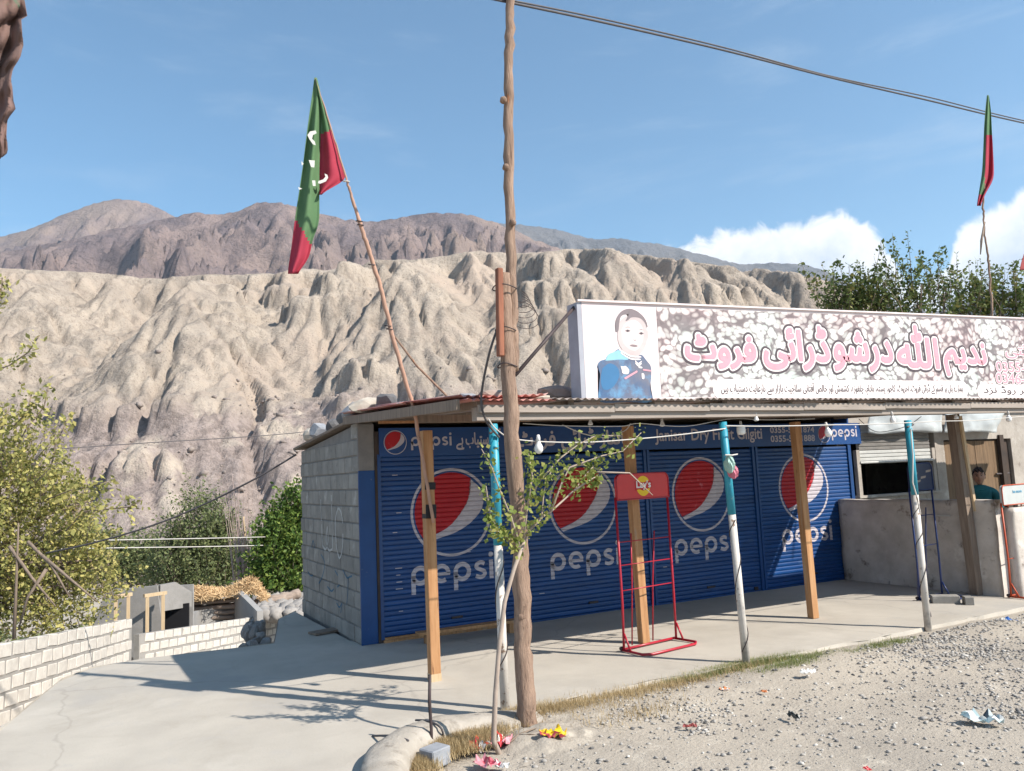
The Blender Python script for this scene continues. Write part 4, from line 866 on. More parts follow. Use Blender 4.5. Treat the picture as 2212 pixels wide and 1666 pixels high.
# ------------------------------------------------------------------ utility pole and wires
def jitter_tube(pts, r, n, amp, seed, sub=8):
    rs = np.random.default_rng(seed); P = []; Rr = []
    pts = [Vector(p) for p in pts]; rr = r if isinstance(r, list) else [r]*len(pts)
    for i in range(len(pts)-1):
        for k in range(sub):
            t = k/sub; P.append(pts[i].lerp(pts[i+1], t) + Vector(rs.normal(0, amp*1.7, 3))); Rr.append((rr[i]*(1-t)+rr[i+1]*t)*(1+rs.normal(0, .055)))
    P.append(pts[-1]); Rr.append(rr[-1]); return P, Rr
def utility_pole():
    base = Vector((2.97, 5.68, -.1))
    o = empty('utility_pole', base, label='tall crooked wooden pole spliced to a thick log with wire', cat='pole')
    v = 5.68; q = lambda x, y, vv=v: at(x, y, vv) - base
    P, R_ = jitter_tube([(0, 0, 0), q(1131, 1420), q(1127, 1250), q(1115, 1050), q(1102, 870), q(1093, 720), q(1088, 590)], [.078, .072, .068, .064, .062, .058, .05], 14, .0025, 3)
    MB().tube(P, R_, 16).build('lower_log', M_pole, o, True)
    P, R_ = jitter_tube([q(1112, 800, v+.02), q(1108, 690, v+.03), q(1103, 560, v+.03), q(1098, 380, v+.02), q(1099, 210, v), q(1101, 60, v), q(1102, -60, v)], [.04, .044, .045, .043, .042, .038, .036], 12, .003, 8)
    MB().tube(P, R_, 14).build('upper_pole', M_pole, o, True)
    MB().beam(q(1078, 580, v-.05), q(1081, 770, v-.045), .05, .055, (0, 1, 0)).build('splice_timber', mat('red_brown_timber', (.30, .12, .07), (.2, .08, .05), 4, .8, .002, 25, stretch=(6, 6, .6)), o, bevel=.006)
    for x, y, rx in ((1090, 622, .10), (1092, 712, .085), (1096, 790, .08)):
        c = q(x, y); pts = [c + Vector((rx*math.cos(a), rx*.9*math.sin(a), .012*math.sin(2*a))) for a in np.linspace(0, 2*PI, 24)]
        MB().tube(pts, .005, 5).build('binding_wire', M_steel, o)
    for k in range(6):
        c = q(1122+k*2, 640+k*9); r = .06+.012*k; pts = [c + Vector((r*math.cos(a)+.02, .02*math.sin(a*2), r*.8*math.sin(a))) for a in np.linspace(-2.2, 1.3+k*.2, 16)]
        MB().tube(pts, .0028, 5).build('loose_wire', M_steel, o)
    for (x, y, a) in ((1088, 215, .02), (1093, 360, .018), (1108, 480, .02), (1125, 1180, .025), (1130, 1330, .03), (1108, 960, .02)):
        MB().lathe(q(x, y, v-.035), [(a*1.2, -.03), (a*1.6, 0), (a*.9, .02), (.001, .025)], 8, Matrix.Rotation(1.2, 3, 'X')).build('knot', M_pole, o, True)
utility_pole()
M_cable = mat('black_cable', (.10, .09, .09), (.07, .065, .07), 20, .6)
M_lightwire = flatmat('pale_wire', (.55, .52, .48), .6)
def wire(name, pts, r, m, label, group=None, cat='cable', sub=10):
    P3 = [Vector(p) for p in pts]; out = []
    for i in range(len(P3)-1):
        a, b, c, d = P3[max(i-1, 0)], P3[i], P3[i+1], P3[min(i+2, len(P3)-1)]
        for k in range(sub):
            t = k/sub; out.append(.5*((2*b)+(c-a)*t+(2*a-5*b+4*c-d)*t*t+(3*b-a-3*c+d)*t**3))
    out.append(P3[-1]); o = MB().tube(out, r, 7).build(name, m, smooth=True); tag(o, label, cat, group); return o
wire('power_cable', [at(300, -150, 5.5), at(700, -80, 5.6), at(1055, -4, 5.7), at(1300, 48, 5.9), at(1560, 108, 6.1), at(1795, 168, 6.3), at(2005, 217, 6.5), at(2212, 266, 6.7), at(2600, 350, 7)], .0115, M_cable, 'thick dark cable sloping down across the sky to the right, upper strand', 'overhead cables')
wire('power_cable', [at(300, -154, 5.5), at(700, -83, 5.6), at(1055, -9, 5.7), at(1300, 41, 5.9), at(1560, 102, 6.1), at(1795, 165, 6.3), at(2005, 210, 6.5), at(2212, 261, 6.7), at(2600, 347, 7)], .0085, M_cable, 'thinner dark cable running along the thick one across the sky', 'overhead cables')
wire('guy_cable', [at(1076, 705, 5.66), at(1058, 760, 5.7), at(1043, 830, 5.85), at(1040, 875, 5.9), at(1052, 912, 5.95), at(1078, 945, 6.0)], .010, M_cable, 'dark cable sagging from the log pole down to the awning corner')
wire('service_cable', [at(100, 1195, 14.5), at(205, 1172, 13.9), at(330, 1135, 13.3), at(440, 1090, 12.9), at(550, 1035, 12.4), at(640, 982, 12.2)], .014, M_cable, 'dark cable climbing from the left tree to the back corner of the shop')
wire('thin_wire', [at(-200, 985, 40), at(60, 974, 42), at(300, 958, 44), at(640, 935, 47), at(900, 900, 50)], .022, M_cable, 'thin dark wire crossing in front of the rubble slope', 'wires across the valley')
wire('thin_wire', [at(-50, 1172, 22), at(240, 1167, 24), at(450, 1163, 26), at(640, 1158, 28), at(800, 1150, 30)], .014, M_lightwire, 'upper of two pale wires in front of the green valley trees', 'wires across the valley')
wire('thin_wire', [at(-50, 1190, 22), at(240, 1184, 24), at(450, 1181, 26), at(640, 1176, 28), at(800, 1168, 30)], .014, M_lightwire, 'lower of two pale wires in front of the green valley trees', 'wires across the valley')
# string of bulbs
V0 = 5.93
wire('light_string', [at(1055, 905, V0), at(1075, 930, V0), at(1120, 950, V0), at(1250, 956, V0), at(1380, 948, V0), at(1480, 938, V0), at(1567, 926, V0)], .0055, M_lightwire, 'white wire carrying bulbs between the first and second turquoise pipes', 'light strings under the awning')
wire('light_string', [at(1567, 920, V0), at(1640, 921, V0), at(1720, 920, V0), at(1800, 918, V0), at(1870, 917, V0), at(1970, 913, V0)], .0055, M_lightwire, 'white wire carrying bulbs between the second and third turquoise pipes', 'light strings under the awning')
wire('light_string', [at(1970, 913, V0), at(2040, 910, V0), at(2120, 908, V0), at(2212, 900, V0), at(2330, 895, V0)], .005, M_lightwire, 'white wire with bulbs running right from the third turquoise pipe', 'light strings under the awning')
wire('light_string', [at(1130, 915, 6.15), at(1220, 920, 6.15), at(1340, 921, 6.15), at(1380, 915, 6.15), at(1480, 921, 6.15), at(1578, 905, 6.15), at(1660, 907, 6.15), at(1760, 905, 6.15)], .004, M_lightwire, 'thin grey wire sagging just under the awning beam', 'light strings under the awning')
wire('light_string', [at(1215, 918, 6.6), at(1260, 937, 6.6), at(1310, 945, 6.6), at(1350, 930, 6.6), at(1362, 915, 6.6)], .005, M_lightwire, 'loop of white wire hanging left of the second timber post', 'light strings under the awning')
wire('light_string', [at(1855, 905, 6.3), at(1885, 930, 6.3), at(1915, 932, 6.3), at(1960, 920, 6.3), at(1990, 900, 6.3)], .004, M_cable, 'thin dark wire sagging in front of the pale banner', 'light strings under the awning')

M_bulb = mat('milky_bulb', (.78, .76, .73), (.72, .70, .67), 6, .3, spec=.5); M_sock = mat('bulb_holder', (.5, .46, .42), (.4, .37, .34), 6, .5)
def bulb(px, py, v, s, label, tilt=(0, 0), kind='round', sm=M_sock):
    p = at(px, py, v); o = empty('light_bulb', p, (tilt[0], tilt[1], 0), label, 'light bulb', 'bulbs hung under the awning')
    if kind == 'round': pr = [(.012, -.0), (.016, -.01), (.03, -.035), (.037, -.055), (.036, -.078), (.026, -.096), (.012, -.105), (.0005, -.107)]
    elif kind == 'cone': pr = [(.014, 0), (.02, -.015), (.034, -.05), (.036, -.056), (.02, -.066), (.0005, -.068)]
    else: pr = [(.02, 0), (.05, -.012), (.055, -.04), (.055, -.09), (.048, -.115), (.03, -.125), (.0005, -.125)]
    MB().lathe((0, 0, 0), [(r*s, z*s) for r, z in pr], 16).build('globe', M_bulb, o, True)
    MB().lathe((0, 0, 0), [(.0005, .055*s), (.012*s, .052*s), (.017*s, .03*s), (.017*s, 0), (.0005, -.004*s)], 12).build('socket', sm, o, True)
    return o
bulb(1163, 953, 5.9, 1.0, 'milky bulb hanging just right of the log pole', sm=M_bulb)
bulb(1275, 908, 6.4, .7, 'empty looking small bulb holder hanging left of the second timber post', kind='cone')
bulb(1430, 910, 6.9, .85, 'milky bulb hanging above the Dry Fruit words, right of the second timber post', kind='cone')
bulb(1600, 918, 6.2, .8, 'wide cream lantern shaped lamp right of the middle turquoise pipe', kind='jar')
bulb(1633, 899, 6.0, .75, 'small cone shaped bulb under the beam beside the cream lantern lamp', kind='cone')
bulb(1786, 923, 5.95, 1.0, 'milky pear shaped bulb right of the third timber post', (0, -.25))
bulb(1927, 898, 5.95, .85, 'small bulb in front of the pale banner left of the third turquoise pipe', (0, -.1))
bulb(2065, 896, 6.1, .8, 'small cone shaped bulb in front of the torn banner right end', kind='cone')
bulb(2178, 896, 5.95, .85, 'milky bulb nearest the right edge of the photo')

# ------------------------------------------------------------------ the next shop
M_plaster = mat('grubby_plaster', (.42, .38, .335), (.31, .275, .24), 3.2, .95, .006, 18, spots=[((.17, .14, .12), 5, .60, .09), ((.52, .49, .44), 2.2, .58, .1)])
M_brownboard = mat('brown_door_board', (.20, .13, .075), (.13, .085, .05), 3, .8, .002, 20, stretch=(8, 8, .7), spots=[((.05, .04, .03), 6, .64, .08)])
M_banner = mat('grey_banner', (.50, .53, .53), (.42, .45, .46), 2, .6, .004, 5, spots=[((.62, .64, .63), 3, .6, .2)])
M_roofblock = mat('pink_stone', (.42, .34, .29), (.34, .27, .24), 4, .95, .006, 25)
def second_shop():
    b = empty('corner_shop', (11.12, 9.3, 0), label='open fronted shop with pale banner, half rolled shutter and dark serving window', cat='building')
    O = Vector((11.12, 9.3, 0)); L = lambda x, y, z: (x-O.x, y-O.y, z)
    mb = MB(); mb.bx(L(11.12, 9.32, 0), L(13.3, 9.5, 1.28)); mb.bx(L(13.3, 9.32, 0), L(13.55, 9.5, 2.7)); mb.bx(L(15.55, 9.32, 0), L(20, 9.5, 2.7)); mb.bx(L(11.12, 9.32, 2.36), L(13.3, 9.5, 2.7)); mb.bx(L(13.55, 9.32, 2.18), L(15.55, 9.5, 2.7))
    mb.bx(L(11.12, 9.52, -.4), L(11.25, 12.3, 2.6)); mb.bx(L(11.26, 12.2, -.4), L(20, 12.35, 2.6)); mb.bx(L(19.9, 9.52, -.4), L(20, 12.18, 2.6)); mb.build('wall', M_plaster, b)
    MB().bx(L(11.26, 11.0, 0), L(13.5, 11.05, 2.6)).build('interior_shade', M_black, b)  # black sheet standing in for the unlit shop interior
    MB().bx(L(11.0, 9.25, 2.7), L(20.1, 12.4, 2.78)).build('roof', M_oldwood, b)
    MB().bx(L(11.19, 9.26, 1.28), L(11.27, 9.33, 2.05)).build('window_jamb', M_plaster, b); MB().bx(L(13.12, 9.26, 1.28), L(13.2, 9.33, 2.05)).build('window_jamb', M_plaster, b)
    MB().bx(L(11.14, 9.22, 1.26), L(13.3, 9.36, 1.30)).build('window_sill', M_plaster, b)
    sh = MB().bx(L(11.28, 9.30, 1.84), L(13.1, 9.33, 2.36)).build('rolled_shutter', M_zinc, b)
    sl = MB().bx((0, -.012, .002), (1.82, .012, .056)).mesh('slat', M_zinc, bevel=.008)
    sl2 = MB().bx((0, -.012, .002), (1.82, .012, .056)).mesh('slat', mat('shaded_slat', (.20, .185, .17), (.15, .14, .13), 6, .6), bevel=.008)  # darker copy for the upper slats: banner shade put into their colour
    for j in range(8): link('slat', sl if j < 3 else sl2, sh, L(11.28, 9.288, 1.86+j*.0605))
    bl = MB().tube([L(11.26, 9.262, 1.84), L(13.12, 9.262, 1.84)], .022, 10).build('bottom_bar', M_zinc, sh)
    # hanging banner, two torn sheets, with sagging folds
    def banner(u0, u1, z0, z1, seed, cut=0):
        U, Z = np.meshgrid(np.linspace(0, 1, 40), np.linspace(0, 1, 10)); X = u0+(u1-u0)*U - cut*(1-Z)*U*.12; Y = 9.13 + .018*np.sin(U*17+Z*2+seed) + .03*(1-Z) + fbm(U*4, Z*1.3, 3, seed)*.03
        ZZ = z0 + (z1-z0)*Z + .015*np.sin(U*9+seed)*(1-Z)
        o = link('banner_sheet', grid_mesh('banner_sheet', X-O.x, Y-O.y, ZZ, M_banner), b); md = o.modifiers.new('s', 'SOLIDIFY'); md.thickness = .003
    banner(11.40, 13.32, 2.32, 2.66, 3); banner(13.38, 15.15, 2.30, 2.66, 9, 2)
    # boarded door
    dr = MB().bx(L(13.56, 9.38, 0), L(15.54, 9.40, 2.17)).build('board_door', M_dark, b)
    x = 13.57; rs = random.Random(3)
    while x < 15.3:
        w = rs.uniform(.2, .3); MB().bx(L(x, 9.355+rs.uniform(0, .01), .03), L(min(x+w, 15.53)-.006, 9.377, 2.15)).build('board', M_brownboard, dr); x += w
    MB().bx(L(15.15, 9.28, .0), L(15.27, 9.345, 2.25)).build('door_post', M_dark, b)
    MB().tube([L(15.0, 9.33, 1.52), L(15.35, 9.30, 1.52)], .018, 6).build('bolt', M_steel, b)
    return b
second_shop()
def low_wall():
    Mw = mat('whitewashed_plaster', (.56, .51, .46), (.42, .375, .33), 3.2, .95, .006, 18, spots=[((.20, .165, .14), 4, .58, .10), ((.62, .58, .53), 2.2, .58, .1)])
    o = empty('low_wall', (10.72, 6.7, 0), label='low grubby plastered wall joining the blue shop to the right edge', cat='wall')
    def slab(name, p0, p1, thick_, h, seed):
        p0, p1 = Vector(p0), Vector(p1); d = p1-p0; n = int(d.length/.07); m = 18; nv = Vector((d.y, -d.x, 0)).normalized()
        T, Zz = np.meshgrid(np.linspace(0, 1, n), np.linspace(0, 1, m)); bump = fbm(T*d.length*1.6, Zz*2.2, 4, seed)*.022
        hh = h + fbm(T*d.length*1.3, T*0, 3, seed+4)*.015
        F = lambda s: (p0.x + d.x*T + nv.x*(s+bump*np.sign(s)), p0.y + d.y*T + nv.y*(s+bump*np.sign(s)), Zz*hh)
        a, c = F(thick_/2), F(-thick_/2)
        V = np.concatenate([np.stack(a, -1).reshape(-1, 3), np.stack(c, -1).reshape(-1, 3)]); N = n*m; i = np.arange(N).reshape(m, n)
        Q = np.stack([i[:-1, :-1], i[:-1, 1:], i[1:, 1:], i[1:, :-1]], -1).reshape(-1, 4)
        top = np.stack([i[-1, :-1], i[-1, 1:], i[-1, 1:]+N, i[-1, :-1]+N], -1)
        e1 = np.stack([i[:-1, 0], i[1:, 0], i[1:, 0]+N, i[:-1, 0]+N], -1); e2 = np.stack([i[:-1, -1], i[1:, -1], i[1:, -1]+N, i[:-1, -1]+N], -1)
        V = V - np.array([10.72, 6.7, 0]); link(name, np_mesh(name, V, np.concatenate([Q, Q[:, ::-1]+N, top, e1, e2]), Mw), o)
    slab('side_panel', (10.74, 9.26, 0), (10.74, 6.70, 0), .16, 1.27, 3)
    slab('front_panel', (10.84, 6.66, 0), (15.5, 6.66, 0), .16, 1.16, 8)
    # two slits of sunlight on the wall, painted as thin pale bars
    MB().box((-.093, .85-.1, 1.05), (.006, .26, .018)).build('light_bar', M_chalk, o); MB().box((-.093, .52-.1, 1.05), (.006, .19, .018)).build('light_bar', M_chalk, o)
low_wall()

# ------------------------------------------------------------------ display racks
def rack(label, loc, rz, m, headm, w=.80, h=1.80, head=.27, rungs=(.62, .88, 1.12), emblem=None, lean=0.0):
    o = empty('display_rack', loc, (0, 0, rz), label, 'display rack', 'snack display racks'); r = .013; hw = w/2
    for s in (-1, 1):
        MB().tube([(s*hw, 0, .03), (s*(hw-.005), -.01, .5), (s*hw, 0, h-head+.03)], r, 8).build('upright', m, o, True)
        MB().tube([(s*(hw*.4), .12, .02), (s*(hw*.4), .07, .65), (s*(hw*.45), .02, 1.2)], .008, 6).build('rear_strut', m, o, True)
        MB().tube([(s*hw, -.10, .02), (s*hw, -.015, .19)], .011, 6).build('brace', m, o, True)
    pts = [(-hw, .04, .02), (-hw-.01, -.27, .018), (-hw+.07, -.33, .018), (hw-.07, -.33, .018), (hw+.01, -.27, .018), (hw, .04, .02)]
    MB().tube(pts, r*1.05, 8).build('foot_loop', m, o, True); MB().tube([(-hw, .02, .025), (hw, .02, .025)], r, 8).build('foot_bar', m, o, True)
    MB().tube([(-hw-.02, .03, .035), (-hw+.03, .03, .035)], .02, 8).build('bolt', M_steel, o)
    for z in rungs:
        MB().tube([(-hw, 0, z), (hw, 0, z)], .006, 6).build('rung', m, o, True)
    # header panel with rounded top corners and a raised rim
    c = .07; out = [(-hw, 0), (hw, 0)] + arc(hw-c, head-c, c, 0, 90, 6) + arc(-hw+c, head-c, c, 90, 180, 6)
    vs = [(x, -.028, z+h-head) for x, z in out] + [(x, .004, z+h-head) for x, z in out]; n = len(out)
    mb = MB().add(vs, [tuple(range(n)), tuple(range(n, 2*n))[::-1]] + [(i, (i+1) % n, (i+1) % n+n, i+n) for i in range(n)]); hd = mb.build('header_panel', headm, o)
    MB().tube([(x, -.03, z+h-head) for x, z in out] + [(out[0][0], -.03, out[0][1]+h-head)], .008, 6).build('header_rim', m, o, True)
    if emblem: emblem(hd, h-head/2)
    return o
M_rackred = mat('rack_red', (.40, .012, .03), (.33, .01, .025), 5, .35, spots=[((.25, .12, .08), 18, .68, .03)], spec=.5)
M_headred = flatmat('header_red', (.56, .010, .012), .35, .5)
def sun_emblem(hd, zc):
    M_y = flatmat('emblem_yellow', (.80, .52, .02), .5); M_w = flatmat('emblem_white', (.75, .68, .66), .5); M_r = flatmat('emblem_red', (.5, .01, .012), .5)
    out = arc(0, zc, .108, 0, 360, 30)[:-1]; MB().add([(x, -.0295, z) for x, z in out], [tuple(range(30))]).build('emblem_disc', M_y, hd)
    rb = spline([(-.125, zc-.045), (-.06, zc-.035), (0, zc-.05), (.07, zc-.03), (.13, zc-.02), (.135, zc+.045), (.07, zc+.05), (0, zc+.038), (-.06, zc+.05), (-.125, zc+.055)], 4)
    MB().add([(x, -.0305, z) for x, z in rb], [tuple(range(len(rb)))]).build('emblem_ribbon', M_r, hd)
    V, F = fit_text("Lay's", -.105, .115, zc-.04, zc+.055); mb = MB(); thick(mb, V, F, -.0315, .004, 8); mb.build('lettering', M_w, hd)
rack('red snack display rack with a yellow emblem header in front of the second shutter', (5.28, 7.2, 0), .17, M_rackred, M_headred, emblem=sun_emblem, h=1.83)
M_rackblue = mat('rack_blue', (.012, .03, .12), (.01, .022, .09), 5, .35, spec=.5)
def blue_print(hd, zc):
    m1 = flatmat('print_faded', (.32, .26, .22), .5)
    for k, (a, c) in enumerate(((-.22, .02), (-.02, -.03), (.12, .05), (-.16, -.08))): MB().add([(a, -.0295, zc+c), (a+.12, -.0295, zc+c+.01), (a+.14, -.0295, zc+c+.04), (a+.01, -.0295, zc+c+.03)], [(0, 1, 2, 3)]).build('print_patch', m1, hd)
p = atz(2012, 1278, 0)
rack('dark blue display rack leaning before the low wall behind the third turquoise pipe', (9.95, 7.25, 0), .12, M_rackblue, flatmat('header_navy', (.012, .02, .06), .4, .4), w=.56, h=1.80, head=.36, rungs=(.7, 1.1), emblem=blue_print)
p = atz(2176, 1292, 0)
def orange_print(hd, zc):
    V, F = fit_text('be more', -.12, .12, zc+.02, zc+.06); mb = MB(); thick(mb, V, F, -.0315, .002, 4); mb.build('lettering', flatmat('faint_blue', (.1, .3, .45), .5), hd)
rack('orange framed display rack with a pale header at the right edge', (p.x+.42, p.y, 0), .10, mat('rack_orange', (.52, .09, .035), (.42, .07, .03), 5, .4), flatmat('header_pale', (.45, .47, .46), .5), w=.80, h=1.46, head=.26, rungs=(.5,), emblem=orange_print)

# ------------------------------------------------------------------ flags
M_fg = mat('flag_green', (.15, .27, .13), (.12, .235, .11), 4, .8, .0012, 60); M_fr = mat('flag_red', (.52, .06, .10), (.43, .045, .08), 4, .8, .0012, 60); M_fw = flatmat('flag_white', (.55, .54, .50), .8)
for m_ in (M_fg, M_fr):
    nt = m_.node_tree; t_ = nt.nodes.new('ShaderNodeBsdfTranslucent'); b_ = nt.nodes['Principled BSDF']; src = b_.inputs['Base Color'].links[0].from_socket
    nt.links.new(src, t_.inputs[0]); x_ = nt.nodes.new('ShaderNodeMixShader'); x_.inputs[0].default_value = .35; nt.links.new(b_.outputs[0], x_.inputs[1]); nt.links.new(t_.outputs[0], x_.inputs[2]); nt.links.new(x_.outputs[0], nt.nodes['Material Output'].inputs[0])
def cloth(name, rows, v, parent, O, folds, colour, mats, n=14, m=60, thickness=.002):
    """rows: (y, left x, right x) in the photograph, hung at distance v; folds(s, t) pushes the cloth forward and back"""
    rows = sorted(rows); ys = [r[0] for r in rows]; t = np.linspace(ys[0], ys[-1], m); xl = np.interp(t, ys, [r[1] for r in rows]); xr = np.interp(t, ys, [r[2] for r in rows])
    k = np.ones(5)/5; xl2 = np.convolve(np.pad(xl, 2, 'edge'), k, 'valid'); xr2 = np.convolve(np.pad(xr, 2, 'edge'), k, 'valid'); xl2[0], xr2[0] = xl[0], xr[0]
    V = []; F = []; mi = []
    for i in range(m):
        for j in range(n+1):
            s = j/n; px = xl2[i]*(1-s)+xr2[i]*s; p = at(px, t[i], v + folds(s, i/(m-1))); V.append(p-O)
    for i in range(m-1):
        for j in range(n):
            a = i*(n+1)+j; F.append((a, a+1, a+n+2, a+n+1)); mi.append(colour((xl2[i]*(1-(j+.5)/n)+xr2[i]*(j+.5)/n), t[i]))
    mb = MB(); mb.v = V; mb.f = F; mb.m = mi; o = mb.build(name, mats, parent, True); md = o.modifiers.new('s', 'SOLIDIFY'); md.thickness = thickness; return o
def flag_one():
    v = 7.17; O = at(936, 1060, v)
    o = empty('flag', O, label='large green and red flag on a crooked stick taped to the first timber post', cat='flag')
    q = lambda x, y, vv=v: at(x, y, vv) - O
    P, R_ = jitter_tube([q(936, 1130), q(915, 1000), q(893, 880), q(850, 735), q(822, 620), q(800, 550), q(775, 475), q(755, 410), q(748, 386), q(714, 272), q(681, 170)], [.016, .016, .019, .022, .020, .021, .019, .014, .010, .007, .005], 9, .0012, 2)
    MB().tube(P, R_, 10).build('stick', mat('peeled_stick', (.46, .27, .19), (.36, .22, .16), 6, .8, .003, 30, spots=[((.2, .12, .09), 7, .62, .06)]), o, True)
    MB().tube([q(838, 708), q(900, 790), q(960, 850), q(992, 888, 7.0)], [.009, .012, .012, .012], 8).build('brace_stick', M_pole, o, True)
    for x, y in ((776, 478), (779, 486), (803, 572), (838, 704), (841, 711), (748, 392)):
        c = q(x, y); MB().tube([c + Vector((.03*math.cos(a), .03*math.sin(a), .008*math.sin(a))) for a in np.linspace(0, 2*PI, 14)], .005, 5).build('lashing', M_steel if y != 392 else M_fw, o)
    fold = lambda s, t: .05*math.sin(s*2.4*PI+t*1.5)*min(1, t*3) + .05*t
    colA = lambda x, y: 1 if (y > 470 + (x-640)*1.66 and y > 470) else 0
    A = cloth('cloth', [(168, 679, 684), (200, 675, 693), (240, 669, 694), (300, 661, 692), (360, 654, 690), (420, 645, 690), (480, 636, 690), (505, 633, 681), (523, 631, 673), (545, 628, 672), (565, 625, 663), (580, 622, 652), (592, 622, 640)], v+.02, o, O, fold, colA, [M_fg, M_fr])
    foldB = lambda s, t: .10 - .10*s + .035*math.sin(s*2*PI+t*2)
    B = cloth('cloth', [(170, 681, 682.5), (200, 684, 690), (240, 686, 703), (278, 687, 715), (320, 688, 728), (350, 688, 737), (385, 688, 748), (392, 688, 742), (405, 688, 718), (421, 688, 691)], v, o, O, foldB, lambda x, y: 1 if y > 290-(x-690)*.5 else 0, [M_fg, M_fr])
    def patch(pts, vv, nm='flag_mark'):
        out = [at(x, y, vv)-O for x, y in pts]; MB().add([tuple(p) for p in out], [tuple(range(len(out)))]).build(nm, M_fw, o)
    vA = v - .055
    patch([(664, 292), (670, 284), (682, 282), (684, 288), (676, 292), (674, 300), (680, 306), (682, 314), (676, 312), (669, 302)], vA); patch([(667, 346), (680, 347), (679, 362), (672, 361)], vA); patch([(674, 390), (681, 390), (682, 402), (676, 402)], vA); patch([(644, 404), (653, 408), (646, 410)], vA); patch([(651, 348), (656, 354), (652, 358)], vA)
    patch([(701, 375), (707, 378), (709, 384), (704, 392), (692, 397), (687, 396), (688, 391), (698, 388), (703, 382)], v-.01)
flag_one()
def flag_two():
    v = 6.35; O = at(2142, 684, v)
    o = empty('flag', O, label='limp green and red flag on a knotty stick above the sign board', cat='flag')
    q = lambda x, y, vv=v: at(x, y, vv) - O
    P, R_ = jitter_tube([q(2143, 720), q(2142, 650), q(2135, 560), q(2127, 500), q(2123, 450), q(2125, 400), q(2128, 350), q(2133, 270), q(2134, 206)], [.016, .015, .013, .011, .013, .012, .011, .008, .006], 9, .003, 6)
    MB().tube(P, R_, 9).build('stick', M_pole, o, True)
    cloth('cloth', [(206, 2132, 2136), (240, 2128, 2141), (270, 2126, 2142), (320, 2124, 2145), (370, 2122, 2147), (390, 2119, 2146), (415, 2115, 2130), (445, 2110, 2117)], v-.03, o, O, lambda s, t: .03*math.sin(s*3*PI+t*3)*(.3+t), lambda x, y: 1 if (y > 290 and x > 2130-(y-290)*.02) or y > 415 else 0, [M_fg, M_fr], n=12, m=40)
    MB().tube([q(2127, 480), q(2120, 520, v-.03), q(2118, 550, v-.02)], [.012, .016, .006], 7).build('rag', M_oldwood, o, True)
flag_two()
def flag_three():
    O = atd(-60, -120, 4.3)
    o = empty('flag', O, label='faded brownish red hanging flag at the upper left corner', cat='flag')
    m1 = mat('faded_flag', (.17, .105, .09), (.12, .08, .07), 3, .9, .002, 40, spots=[((.08, .14, .09), 2.3, .6, .05), ((.42, .25, .2), 5, .62, .1)]); V = []; F = []
    rows = [(-160, -70, 75), (0, -70, 52), (45, -60, 60), (46, -60, 46), (105, -60, 50), (130, -60, 44), (155, -60, 28), (175, -60, 24), (225, -50, 28), (240, -50, 33), (262, -40, 16), (300, -30, 14), (335, -20, 16), (345, -10, 4)]
    t = np.linspace(-160, 345, 64); ys = [r[0] for r in rows]; xl = np.interp(t, ys, [r[1] for r in rows]); xr = np.interp(t, ys, [r[2] for r in rows]); n = 16
    for i in range(64):
        for j in range(n+1):
            s = j/n; V.append(atd(xl[i]*(1-s)+xr[i]*s, t[i]+6*math.sin(s*5), 4.3 + .05*math.sin(s*9+t[i]*.015) + .03*math.sin(s*21+t[i]*.05) + .02*math.sin(t[i]*.11+s*3)) - O)
    for i in range(63):
        for j in range(n): a = i*(n+1)+j; F.append((a, a+1, a+n+2, a+n+1))
    mb = MB(); mb.v = V; mb.f = F; mb.m = [0]*len(F); c = mb.build('cloth', m1, o, True); md = c.modifiers.new('s', 'SOLIDIFY'); md.thickness = .003
    MB().tube([atd(-66, 500, 4.32)-O, atd(-68, 1200, 4.32)-O], .015, 8).build('stick', M_pole, o, True); MB().tube([atd(-62, -200, 4.32)-O, atd(-66, 500, 4.32)-O], .015, 8).build('stick', M_pole, o, True)
flag_three()
def flag_four():
    v = 6.4; O = at(2260, 700, v); o = empty('flag', O, label='corner of a dull red flag just touching the right edge', cat='flag')
    cloth('cloth', [(505, 2226, 2262), (535, 2216, 2262), (560, 2208, 2262), (578, 2203, 2240), (584, 2203, 2215)], v, o, O, lambda s, t: .03*math.sin(s*6), lambda x, y: 0, [mat('dull_red_cloth', (.3, .06, .06), (.2, .05, .05), 5)], n=8, m=20)
    MB().tube([at(2262, 480, v)-O, at(2258, 720, v)-O], .012, 8).build('stick', M_pole, o, True)
flag_four()

